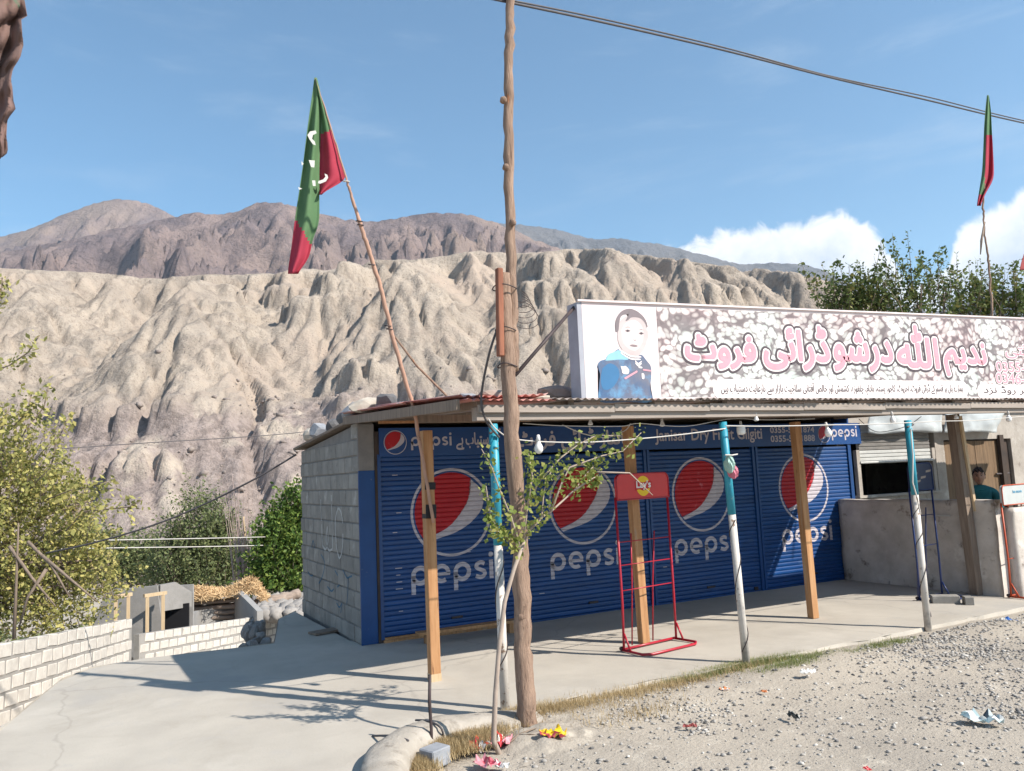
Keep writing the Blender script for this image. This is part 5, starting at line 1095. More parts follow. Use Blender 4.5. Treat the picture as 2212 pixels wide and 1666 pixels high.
# ------------------------------------------------------------------ block walls of the yard
M_lightblock = mat('pale_block', (.60, .56, .50), (.50, .46, .41), 9, .95, .004, 50, vary=.08, spots=[((.38, .35, .32), 14, .64, .06)])
M_wetmortar = mat('smeared_mortar', (.33, .31, .285), (.27, .255, .235), 4, .95, .005, 40)
def block_wall(label, p0, p1, zt0, zt1, zb0, zb1, bl=.285, bh=.152, gap=.048, seed=1, joints=None):
    p0, p1 = Vector((*p0, 0)), Vector((*p1, 0)); d = p1-p0; ln = d.length; rz = math.atan2(d.y, d.x); rs = random.Random(seed)
    o = empty('block_wall', (p0.x, p0.y, 0), (0, 0, rz), label, 'wall', 'pale block walls below the yard')
    core = MB(); h = .055
    core.add([(0, -h, zb0-.4), (ln, -h, zb1-.4), (ln, h, zb1-.4), (0, h, zb0-.4), (0, -h, zt0), (ln, -h, zt1), (ln, h, zt1), (0, h, zt0)], [(0, 1, 2, 3), (4, 7, 6, 5), (0, 4, 5, 1), (1, 5, 6, 2), (2, 6, 7, 3), (3, 7, 4, 0)])
    core.build('mortar_core', M_wetmortar, o)
    mes = []
    for k in range(4):
        bm = bmesh.new(); bmesh.ops.create_cube(bm, size=1, matrix=Matrix.Diagonal((bl-gap, .134, bh-gap+.014, 1)))
        bmesh.ops.bevel(bm, geom=bm.edges[:], offset=.012, segments=1, affect='EDGES')
        for v in bm.verts: v.co += Vector((rs.uniform(-.008, .008), rs.uniform(-.003, .003), rs.uniform(-.007, .007)))
        me = bpy.data.meshes.new('block'); bm.to_mesh(me); bm.free(); me.materials.append(M_lightblock); mes.append(me)
    sl = (zt1-zt0)/ln; row = 0
    while True:
        z_off = .085 + row*bh; any_ = False; x = bl/2 + (0 if row % 2 else -bl/2) + .02
        while x < ln - bl*.3:
            zt = zt0 + sl*x; zb = zb0 + (zb1-zb0)*x/ln; z = zt - z_off
            if z > zb - .08:
                any_ = True
                if x > bl*.3:
                    b = link('block', rs.choice(mes), o, (x+rs.uniform(-.01, .01), rs.uniform(-.004, .004), z+rs.uniform(-.006, .006)), (0, -math.atan(sl)+rs.uniform(-.03, .03), 0))
            x += bl
        row += 1
        if not any_ or row > 12: break
a0 = atd(-260, 1640, 7.2); a1 = atd(275, 1430, 15.6)
zt = atd(0, 1367, 10.0)
block_wall('pale grey block wall running down beside the yard at the left edge', (-2.33, 7.2), (.60, 17.4), .62, -.52, -.50, -1.50, bl=.40, bh=.200, seed=3)
block_wall('pale block wall farther back with a shaded enclosure behind it', (.75, 17.75), (4.75, 24.6), -.88, -1.80, -1.75, -3.2, bl=.40, bh=.200, gap=.055, seed=5)

# ------------------------------------------------------------------ behind the walls
M_stone = mat('grey_stone', (.30, .28, .26), (.22, .205, .19), 4, .95, .01, 12, vary=.2)
M_straw = mat('straw', (.62, .44, .25), (.50, .34, .18), 6, .95)
M_log = mat('grey_log', (.33, .26, .21), (.23, .18, .15), 4, .9, .006, 14, stretch=(1, 6, 6))
def rock_mesh(seed, m, sub=2, flat=.7):
    rs = np.random.default_rng(seed); bm = bmesh.new(); bmesh.ops.create_icosphere(bm, subdivisions=sub, radius=1)
    ax = rs.normal(size=(9, 3)); ax /= np.linalg.norm(ax, axis=1)[:, None]; lim = rs.uniform(.62, .88, 9)
    for v in bm.verts:
        p = np.array(v.co[:])
        for a, l in zip(ax, lim):
            e = p @ a
            if e > l: p = p - a*(e-l)
        v.co = Vector(p*np.array([1, 1, flat])) * (1+rs.normal(0, .02))
    me = bpy.data.meshes.new('stone'); bm.to_mesh(me); bm.free(); me.materials.append(m); return me
def hut():
    O = atd(300, 1320, 19.5); o = empty('block_hut', (O.x, O.y, -1.98), (0, 0, -.35), 'small grey block hut with a sloping side and timber door frame', 'hut')
    s = 19.5/1736; M_hb = mat('hut_block', (.30, .285, .27), (.24, .23, .215), 3, .95, .006, 12, vary=.1)
    # side wall with a sloping top (photo left), open gable towards the right
    MB().add([(-1.0, 0, 0), (.55, 0, 0), (.55, 0, .55), (-.05+.45, 0, 1.62), (-.75, 0, 1.56), (-1.0, 0, .9), (-1.0, .15, 0), (.55, .15, 0), (.55, .15, .55), (.40, .15, 1.62), (-.75, .15, 1.56), (-1.0, .15, .9)],
             [(0, 1, 2, 3, 4, 5), (11, 10, 9, 8, 7, 6), (0, 6, 7, 1), (1, 7, 8, 2), (2, 8, 9, 3), (3, 9, 10, 4), (4, 10, 11, 5), (5, 11, 6, 0)]).build('side_wall', M_hb, o)
    MB().add([(.38, .16, 1.0), (.95, .75, 1.0), (.95, .75, 1.35), (.66, .45, 1.64), (.38, .16, 1.62), (.46, .08, 1.0), (1.03, .67, 1.0), (1.03, .67, 1.35), (.74, .37, 1.64), (.46, .08, 1.62)], [(0, 1, 2, 3, 4), (9, 8, 7, 6, 5), (0, 5, 6, 1), (1, 6, 7, 2), (2, 7, 8, 3), (3, 8, 9, 4), (4, 9, 5, 0)]).build('gable', M_hb, o)
    MB().bx((-1.0, .9, 0), (1.0, 1.0, 1.5)).build('rear_wall', M_hb, o); MB().bx((.45, .5, 0), (1.0, .58, 1.1)).build('opening_shade', M_black, o)  # black slab painted as the dark inside the hut opening
def timber_frame(px0, px1, py0, py1, d, label, w=.075):
    a = atd(px0, py1, d); b = atd(px1, py1+8, d+.3); top = atd(px0, py0, d).z; bot = min(a.z, b.z)-.6
    o = empty('timber_frame', (a.x, a.y, bot), label=label, cat='frame', group='raw timber frames behind the block walls'); O = Vector((a.x, a.y, bot))
    A = Vector((a.x, a.y, 0)); B = Vector((b.x, b.y, 0))
    for P in (A, B): MB().beam(P+Vector((0, 0, bot))-O, P+Vector((0, 0, top))-O, w, w, (0, 1, 0)).build('upright', M_woodend, o)
    MB().beam(A+Vector((0, 0, top+w/2))-O-(B-A).normalized()*.08, B+Vector((0, 0, top+w/2))-O+(B-A).normalized()*.08, w, w).build('cross_bar', M_woodend, o)
hut()
timber_frame(318, 352, 1290, 1325, 19.0, 'orange timber door frame standing right of the grey block hut')
timber_frame(250, 277, 1293, 1312, 18.6, 'pale timber frame half hidden by the left tree')
def straw_pile():
    O = atd(432, 1330, 23.5); o = empty('wood_stack', (O.x, O.y, -2.47), (0, 0, -YAW+.25), 'stack of grey logs with a shaggy heap of straw lying on top', 'log stack')
    rs = random.Random(8)
    for r in range(6):
        for c in range(2):
            y = c*.25; z = .35 + r*.155; x0 = -1.35+rs.uniform(-.25, .2); x1 = 1.15+rs.uniform(-.3, .3)
            P, R_ = jitter_tube([(x0, y, z), ((x0+x1)/2, y+rs.uniform(-.05, .05), z+rs.uniform(-.02, .03)), (x1, y, z)], rs.uniform(.055, .085), 8, .008, r*3+c, 5); MB().tube(P, R_, 8).build('log', M_log, o, True)
    return O
OS = straw_pile()
def straw():
    rs = np.random.default_rng(12); M = Matrix.Rotation(-YAW+.25, 3, 'Z'); n = 9000
    t = rs.random(n); x = -1.75 + 3.6*t; hgt = .10 + .22*np.clip(np.sin((t)*PI), 0, 1)**.6*(.75+.25*np.sin(t*17)) + .28*np.exp(-((t-.88)/.10)**2) - .02
    zc = np.where(t < .12, -.35*(1-t/.12), 0); zc = np.where(t > .9, zc-(t-.9)*3, zc)
    y = rs.normal(.12, .32, n); z = hgt*rs.random(n)**.5*np.exp(-(y-.12)**2*2) + zc
    a = rs.uniform(0, 2*PI, n); el = rs.normal(-.1, .5, n); ln = rs.uniform(.10, .28, n); wd_ = rs.uniform(.004, .010, n)
    d = np.stack([np.cos(a)*np.cos(el), np.sin(a)*np.cos(el), np.sin(el)], -1); sd = np.cross(d, rs.normal(size=(n, 3))); sd /= np.linalg.norm(sd, axis=1)[:, None]
    c = np.stack([x, y, z+1.28], -1); V = np.stack([c-d*ln[:, None]/2-sd*wd_[:, None], c-d*ln[:, None]/2+sd*wd_[:, None], c+d*ln[:, None]/2+sd*wd_[:, None], c+d*ln[:, None]/2-sd*wd_[:, None]], 1).reshape(-1, 3)
    F = np.arange(4*n).reshape(-1, 4)
    o = link('straw_heap', np_mesh('straw_heap', V, F, M_straw), loc=(OS.x, OS.y, -2.47), rot=(0, 0, -YAW+.25)); tag(o, 'shaggy golden heap of straw lying on the grey log stack', 'straw heap')
    # a soft core so that the heap is not see-through
    bm = bmesh.new(); bmesh.ops.create_icosphere(bm, subdivisions=4, radius=1)
    for v in bm.verts: v.co = Vector((v.co.x*1.72, v.co.y*.45+.12, v.co.z*(.13+.06*math.sin(v.co.x*7+1))+1.33+.07*v.co.x)); v.co.z += float(pnoise(np.array([v.co.x*4.]), np.array([v.co.y*4.]), 4)[0])*.05
    me = bpy.data.meshes.new('core'); bm.to_mesh(me); bm.free(); me.materials.append(M_straw); link('core', me, o)
straw()
def enclosure():
    O = atd(470, 1400, 20.8); o = empty('concrete_enclosure', (O.x, O.y, -3.0), (0, 0, -YAW), 'open roofed grey cement enclosure with one slanting end wall', 'enclosure'); D = 20.8
    f = lambda px, py, dd=0: (lambda p: ((p.x-O.x)*math.cos(YAW)-(p.y-O.y)*math.sin(YAW), (p.x-O.x)*math.sin(YAW)+(p.y-O.y)*math.cos(YAW), p.z+3.0))(atd(px, py, D+dd))
    M_c = mat('grey_cement', (.33, .32, .305), (.27, .26, .25), 2, .9, .004, 20)
    def wall(p, q, z0, zp, zq, name='wall'):
        p, q = Vector(p), Vector(q); n = Vector((q.y-p.y, -(q.x-p.x), 0)).normalized()*.08
        MB().add([(p.x-n.x, p.y-n.y, z0), (q.x-n.x, q.y-n.y, z0), (q.x+n.x, q.y+n.y, z0), (p.x+n.x, p.y+n.y, z0), (p.x-n.x, p.y-n.y, zp), (q.x-n.x, q.y-n.y, zq), (q.x+n.x, q.y+n.y, zq), (p.x+n.x, p.y+n.y, zp)], [(0, 1, 2, 3), (4, 7, 6, 5), (0, 4, 5, 1), (1, 5, 6, 2), (2, 6, 7, 3), (3, 7, 4, 0)]).build(name, M_c, o)
    a = f(398, 1330, 0); b = f(430, 1318, 2.6); c = f(508, 1305, 3.2); d = f(512, 1270, 3.0); e = f(562, 1320, 0.8); g = f(296, 1340, .2)
    wall(g, a, 0, g[2], a[2]); wall(a, b, 0, a[2], b[2]); wall(b, c, 0, b[2], c[2]); wall(d, e, 0, d[2], e[2], 'slanting_wall')
enclosure()
# dry stone heap and rubble beside the shop's back corner
def stone_heap():
    o = empty('stone_wall', (1.9, 11.2, -.4), label='dark dry stone footing under the edge of the yard beside the shop', cat='stone wall'); rs = random.Random(4); mes = [rock_mesh(60+k, M_stone) for k in range(5)]
    for k in range(60):
        t = rs.random(); x = -.10+.42*t-.22*rs.random(); y = -1.0+2.4*t; z = rs.uniform(-.75, .33); s = rs.uniform(.07, .15)
        b = link('stone', rs.choice(mes), o, (x, y, z), (rs.uniform(0, 3), rs.uniform(0, 3), rs.uniform(0, 6))); b.scale = (s*1.3, s, s*.9)
stone_heap()
def rubble_bank():
    rs = np.random.default_rng(31); mes = [rock_mesh(80+k, M_stone, 1) for k in range(6)]; V = []; F = []; n = 420; off = 0
    for k in range(n):
        px = rs.uniform(560, 660); d = rs.uniform(22, 29); base = atd(px, 1330 - (d-22)*9, d); me = mes[rs.integers(6)]; s = rs.uniform(.10, .34)
        R = Matrix.Rotation(rs.uniform(0, 6), 3, 'Z') @ Matrix.Rotation(rs.uniform(0, 3), 3, 'X')
        for v in me.vertices: V.append(tuple(R @ v.co*s + base))
        F += [tuple(i+off for i in p.vertices) for p in me.polygons]; off += len(me.vertices)
    o = link('stone_bank', np_mesh('stone_bank', V, F, M_stone)); tag(o, 'loose bank of grey stones between the log stack and the shop', kind='stuff')
rubble_bank()
P, R_ = jitter_tube([atd(555, 1305, 24), atd(600, 1296, 24.5), atd(645, 1282, 25)], [.14, .17, .15], 10, .02, 4, 6)
o = MB().tube(P, R_, 10).build('fallen_trunk', M_log, smooth=True); tag(o, 'pale fallen tree trunk lying on the stone bank left of the shop', 'trunk')

# ------------------------------------------------------------------ trees
def leaf_cloud(pts, size, rs, droop=.0, aspect=.6):
    n = len(pts); a = rs.uniform(0, 2*PI, n); el = rs.uniform(-1.0, 1.2, n) - droop
    d = np.stack([np.cos(a)*np.cos(el), np.sin(a)*np.cos(el), np.sin(el)], -1); s = np.cross(d, rs.normal(size=(n, 3))); s /= np.linalg.norm(s, axis=1)[:, None]+1e-9
    L = (size*rs.uniform(.35, 1.6, n))[:, None]; w = L*aspect/2
    V = np.stack([pts, pts+d*L*.5+s*w, pts+d*L, pts+d*L*.5-s*w], 1).reshape(-1, 3); return V, np.arange(4*n).reshape(-1, 4)
def branch_pts(rs, p0, dirv, ln, seg=6, curl=.25, up=.12):
    p = np.array(p0, float); d = np.array(dirv, float); d /= np.linalg.norm(d); out = [p.copy()]
    for k in range(seg):
        d = d + rs.normal(0, curl, 3)*.5 + np.array([0, 0, up]); d /= np.linalg.norm(d); p = p + d*ln/seg; out.append(p.copy())
    return out
def tree(name, label, base, h, crown, shoots, leaves, lsize, lm, bark, seed, cat='tree', group=None, trunk_r=.12, n_limbs=9, shoot_len=1.0, up=.5, spread=.5, leafr=.10, sparse=.9):
    """base point, height of trunk, crown = list of (centre offset, radii): shoots start inside these volumes and carry leaves along their length"""
    rs = np.random.default_rng(seed); o = empty(name, base, label=label, cat=cat, group=group)
    mb = MB(); P, R_ = jitter_tube([(0, 0, -.5), (.05, 0, h*.4), (0, .05, h)], [trunk_r*1.25, trunk_r, trunk_r*.7], 8, .01, seed); mb.tube(P, R_, 9)
    for k in range(n_limbs):
        c, r = crown[k % len(crown)]; tgt = np.array(c)+rs.uniform(-.55, .55, 3)*np.array(r); st = np.array([0, 0, h*rs.uniform(.45, 1)]); mid = st*.5+tgt*.5+rs.normal(0, .12, 3)
        mb.tube([st, mid, tgt], [trunk_r*.5, trunk_r*.32, trunk_r*.12], 6)
    pts = []; vols = np.array([r[0]*r[1]*r[2] for _, r in crown]); vols /= vols.sum(); per = max(4, leaves//shoots)
    for k in range(shoots):
        c, r = crown[rs.choice(len(crown), p=vols)]; dv = rs.normal(size=3); dv /= np.linalg.norm(dv); q = np.array(c)+dv*np.array(r)*rs.uniform(.35, 1.0)**.6
        dirv = dv*spread + np.array([0, 0, up]) + rs.normal(0, .2, 3); b = branch_pts(rs, q-dirv*.3*shoot_len, dirv, shoot_len*rs.uniform(.5, 1.25)); b = np.array(b)
        if k % 3 == 0: mb.tube(b, [.009, .008, .007, .006, .005, .004, .003], 3, cap=False)
        if rs.random() > sparse: continue
        t = rs.uniform(.1, 1, per)*(len(b)-1.001); i = t.astype(int); f = (t-i)[:, None]; pp = b[i]*(1-f)+b[i+1]*f
        pts.append(pp + rs.normal(0, leafr, (per, 3))*(1.05-t/(len(b)))[:, None])
    pts = np.concatenate(pts); V, F = leaf_cloud(pts, lsize, rs, .2)
    link('crown', np_mesh('crown', V, F, lm), o); mb.build('trunk', bark, o, True); return o
ML_yel = leafmat('autumn_leaves', [(.11, .13, .035), (.28, .28, .09), (.47, .43, .15), (.60, .50, .18)])
ML_olive = leafmat('tamarisk_leaves', [(.09, .12, .055), (.16, .19, .08), (.25, .27, .11)], trans=.3)
ML_green = leafmat('green_leaves', [(.04, .08, .02), (.09, .16, .035), (.18, .26, .055), (.30, .33, .07)])
ML_apri = leafmat('apricot_leaves', [(.04, .07, .025), (.09, .13, .04), (.16, .20, .06), (.26, .20, .07)], trans=.25)
ML_sap = leafmat('sapling_leaves', [(.09, .14, .03), (.19, .25, .06), (.30, .33, .09), (.42, .36, .12)], trans=.4)
def xyz(px, py, d): p = atd(px, py, d); return p
def cr(base, items, d):
    out = []
    for (px, py, rx, rz) in items:
        p = atd(px, py, d); s = d/F_; out.append(((p.x-base[0], p.y-base[1], p.z-base[2]), (rx*s, rx*s*.8, rz*s)))
    return out
d = 14.5; b0 = xyz(-40, 1420, d); b0.z = -1.2
tree('autumn_tree', 'big yellow green autumn tree filling the left edge above the wall', b0, 2.2, cr(b0, [(-10, 1130, 165, 190), (60, 1180, 140, 170), (130, 1200, 100, 130), (40, 1010, 95, 100), (140, 1290, 110, 80), (200, 1230, 60, 70), (60, 1330, 120, 60), (-60, 950, 90, 90), (180, 1095, 50, 40)], d), 1500, 30000, .068, ML_yel, M_oldwood, 3, group=None, n_limbs=26, trunk_r=.13, shoot_len=.75, spread=.8, up=.2, leafr=.12)
bb = xyz(60, 1330, 13.6); 
def extra_branch():
    rs = np.random.default_rng(77); o = bpy.data.objects['autumn_tree']; base = np.array(o.location); mb = MB(); pts = []
    for path in ([(20, 1000), (55, 930), (95, 880), (105, 835)], [(-10, 980), (5, 920), (20, 880)], [(30, 920), (60, 890), (68, 850)], [(-40, 810), (20, 790), (60, 762), (85, 725)], [(-20, 680), (2, 640), (5, 600)], [(140, 1150), (180, 1105), (230, 1100), (280, 1095), (308, 1080)], [(100, 1080), (150, 1060), (200, 1050), (240, 1040)], [(60, 1060), (110, 1010), (120, 960), (150, 900)]):
        P = [np.array(atd(x, y, 13.8))-base for x, y in path]; mb.tube([Vector(p) for p in P], .012, 5)
        for k in range(130):
            t = rs.uniform(0, len(P)-1.001); i = int(t); f = t-i; pts.append(P[i]*(1-f)+P[i+1]*f + rs.normal(0, .075, 3))
    for path in ([(60, 1170), (110, 1220), (150, 1290)], [(90, 1200), (150, 1250), (210, 1300)], [(20, 1180), (70, 1250), (120, 1310)], [(30, 1380), (35, 1260), (40, 1130)], [(100, 1230), (60, 1290), (40, 1360)]):
        P = [Vector(np.array(atd(x, y, 13.4))-base) for x, y in path]; mb.tube(P, [.03, .022, .012], 6)
    V, F = leaf_cloud(np.array(pts), .09, rs, .1); link('branch_leaves', np_mesh('branch_leaves', V, F, ML_yel), o); mb.build('bare_branches', M_oldwood, o, True)
extra_branch()
d = 31.; b1 = xyz(420, 1290, d); b1.z = -4.2
tree('tamarisk_tree', 'tall olive green feathery tree behind the log stack', b1, 2.4, cr(b1, [(430, 1150, 62, 75), (400, 1210, 70, 60), (470, 1190, 50, 70), (440, 1240, 90, 45), (355, 1240, 40, 40), (500, 1230, 35, 50)], d), 1200, 30000, .10, ML_olive, M_oldwood, 5, group='olive trees in the valley', shoot_len=1.3, up=.8, spread=.35, leafr=.16)
b2 = xyz(290, 1290, 34.); b2.z = -4.8
tree('tamarisk_tree', 'lower olive green bush between the left tree and the tall feathery tree', b2, 1.8, cr(b2, [(290, 1200, 50, 40), (250, 1220, 60, 40), (330, 1235, 60, 40), (200, 1200, 50, 60)], 34.), 800, 17000, .11, ML_olive, M_oldwood, 6, group='olive trees in the valley', shoot_len=1.0, up=.5, spread=.5, leafr=.18)
b3 = xyz(610, 1310, 27.); b3.z = -3.6
tree('green_tree', 'dense bright green tree against the left side of the shop', b3, 2.0, cr(b3, [(610, 1180, 42, 85), (640, 1130, 35, 70), (590, 1220, 40, 60), (600, 1260, 50, 45), (570, 1200, 25, 40), (650, 1230, 50, 60)], 27.), 900, 24000, .12, ML_green, M_oldwood, 9, shoot_len=.9, up=.5, spread=.5, leafr=.15)
def bare_bush():
    rs = np.random.default_rng(19); b = xyz(527, 1262, 28.); o = empty('bare_poplar', (b.x, b.y, -3.6), label='thin leafless pinkish poplar with upright twigs', cat='tree'); z0 = -3.6; mb = MB()
    H = atd(525, 995, 28.).z - z0
    for k in range(42):
        a = rs.uniform(0, 2*PI); r0 = rs.uniform(0, .12); st = np.array([r0*math.cos(a), r0*math.sin(a), rs.uniform(0, H*.35)]); p = branch_pts(rs, st, (math.cos(a)*.10, math.sin(a)*.10, 1), rs.uniform(.45, 1)*(H-st[2]), 6, .10, .1)
        mb.tube(p, list(np.linspace(.022, .004, 7)), 4, cap=False)
    mb.build('twigs', mat('pink_bark', (.42, .32, .28), (.33, .25, .22), 6), o); P, R_ = jitter_tube([(0, 0, -.4), (.05, 0, 1.2), (.0, 0, H*.7)], [.10, .08, .03], 8, .01, 2); MB().tube(P, R_, 8).build('trunk', M_woodend, o, True)
bare_bush()
def behind_trees():
    rs = random.Random(2)
    d = 17.5; cfg = [((1990, 720), [(1940, 650, 70, 45), (2030, 640, 80, 50), (1990, 690, 120, 45)], 'dark green apricot tree behind the middle of the sign board', 21), ((2170, 740), [(2150, 660, 75, 40), (2215, 675, 60, 35), (2100, 670, 60, 35)], 'thin dark leaved apricot tree behind the right end of the sign board', 22), ((1820, 740), [(1820, 660, 55, 25), (1870, 650, 55, 35)], 'lower dark apricot tree at the left of the row behind the sign', 23)]
    for (bx_, by_), it, lab, sd in cfg:
        b = xyz(bx_, by_, d); b.z = -2.
        t = tree('apricot_tree', lab, b, 4.6, cr(b, it, d), 150, 3900, .078, ML_apri, M_oldwood, sd, group='apricot trees behind the sign board', shoot_len=.9, up=.9, spread=.3, leafr=.055, n_limbs=14)
        # long upright shoots above the crown
        r2 = np.random.default_rng(sd+50); mb = MB(); pts = []; c0 = np.array(b)
        for k in range(15 if sd == 21 else 9):
            px = it[k % len(it)][0] + r2.uniform(-70, 70); py = it[0][1] + r2.uniform(-30, 10); st = np.array(atd(px, py, d+r2.uniform(-.5, .5)))-c0
            p = branch_pts(r2, st, (r2.normal(0, .15), r2.normal(0, .15), 1), r2.uniform(.6, 1.35 if sd == 21 else .9), 6, .12, .1); mb.tube(p, list(np.linspace(.010, .003, 7)), 4, cap=False); p = np.array(p)
            for q in range(46): tt = r2.uniform(0, 5.99); i = int(tt); pts.append(p[i]*(1-tt+i)+p[i+1]*(tt-i)+r2.normal(0, .045, 3))
        V, F = leaf_cloud(np.array(pts), .085, r2, 0); link('shoot_leaves', np_mesh('shoot_leaves', V, F, ML_apri), t); tag(mb.build('shoots', M_oldwood, t), kind='stuff')
behind_trees()
# far scattered scrub along the foot of the cliff
def scrub():
    rs = np.random.default_rng(55); pts = []
    for k in range(150):
        x = rs.uniform(-75, -5) if k < 105 else rs.uniform(-140, 60); dd = rs.uniform(42, 95) if k < 105 else rs.uniform(95, 150); w = rs.uniform(.8, 2.2); z0 = float(land_z(np.array([x*math.cos(YAW)+dd*math.sin(YAW)]), np.array([-x*math.sin(YAW)+dd*math.cos(YAW)]))[0])
        n = 160; g = rs.normal(0, .45, (n, 3)); g *= [w, w, w*.9]; g[:, 2] = np.abs(g[:, 2]); pts.append(g+[x, dd, z0])
    V, F = leaf_cloud(np.concatenate(pts), .42, rs); o = link('scrub', np_mesh('scrub', V, F, ML_olive), rot=RZ); tag(o, 'olive scrub scattered over the valley floor', kind='stuff')
scrub()

# ------------------------------------------------------------------ sapling by the kerb
def sapling():
    v = 5.32; O = atz(1066, 1612, -.08); O = Vector((O.x, v, -.08))
    o = empty('sapling', O, label='slender leaning sapling with small yellow green leaves crossing the log pole', cat='tree'); q = lambda x, y, vv=v: at(x, y, vv) - O; rs = np.random.default_rng(9)
    M_b = mat('sapling_bark', (.40, .32, .26), (.30, .24, .2), 10, .85, .001, 50)
    st = MB(); st.tube([(0, 0, -.1), q(1066, 1600), q(1070, 1500), q(1078, 1400), q(1090, 1300), q(1110, 1230), q(1132, 1170)], [.020, .0195, .018, .017, .016, .015, .013], 9); st.build('stem', M_b, o, True)
    brs = [[(1110, 1230), (1150, 1130), (1190, 1105), (1240, 1060), (1270, 1020), (1290, 1000)], [(1125, 1190), (1105, 1120), (1080, 1060), (1062, 1010), (1040, 970)], [(1130, 1170), (1140, 1090), (1165, 1040), (1210, 990), (1250, 960), (1290, 940), (1340, 942)], [(1140, 1090), (1150, 1030), (1142, 980)], [(1190, 1105), (1215, 1040), (1230, 1010), (1300, 985), (1345, 975), (1385, 935)], [(1125, 1190), (1090, 1160), (1060, 1120), (1050, 1050)], [(1125, 1185), (1085, 1150), (1058, 1145)], [(1240, 1060), (1290, 1028), (1285, 1045)], [(1130, 1160), (1170, 1120), (1175, 1060), (1190, 1020)], [(1290, 1020), (1360, 1022), (1410, 1070)]]
    mb = MB(); P3 = []
    for k, br in enumerate(brs):
        vv = v + rs.uniform(-.12, .12); P = [q(x, y, v + (vv-v)*i/len(br)) for i, (x, y) in enumerate(br)]; mb.tube(P, list(np.linspace(.009 if k else .012, .003, len(P))), 6)
        if k == 9: continue
        n = 170 if k in (2, 4, 5, 8) else 125
        for j in range(n):
            t = rs.uniform(.25 if k == 0 else .12, len(P)-1.001) if k else rs.uniform(3, len(P)-1.001); i = int(t); f = t-i; P3.append(np.array(P[i].lerp(P[i+1], f)) + rs.normal(0, .028, 3))
    mb.build('branches', M_b, o, True)
    pts = np.array(P3); V, F = leaf_cloud(pts, .036, rs, .1, .75); link('leaves', np_mesh('leaves', V, F, ML_sap), o)
sapling()

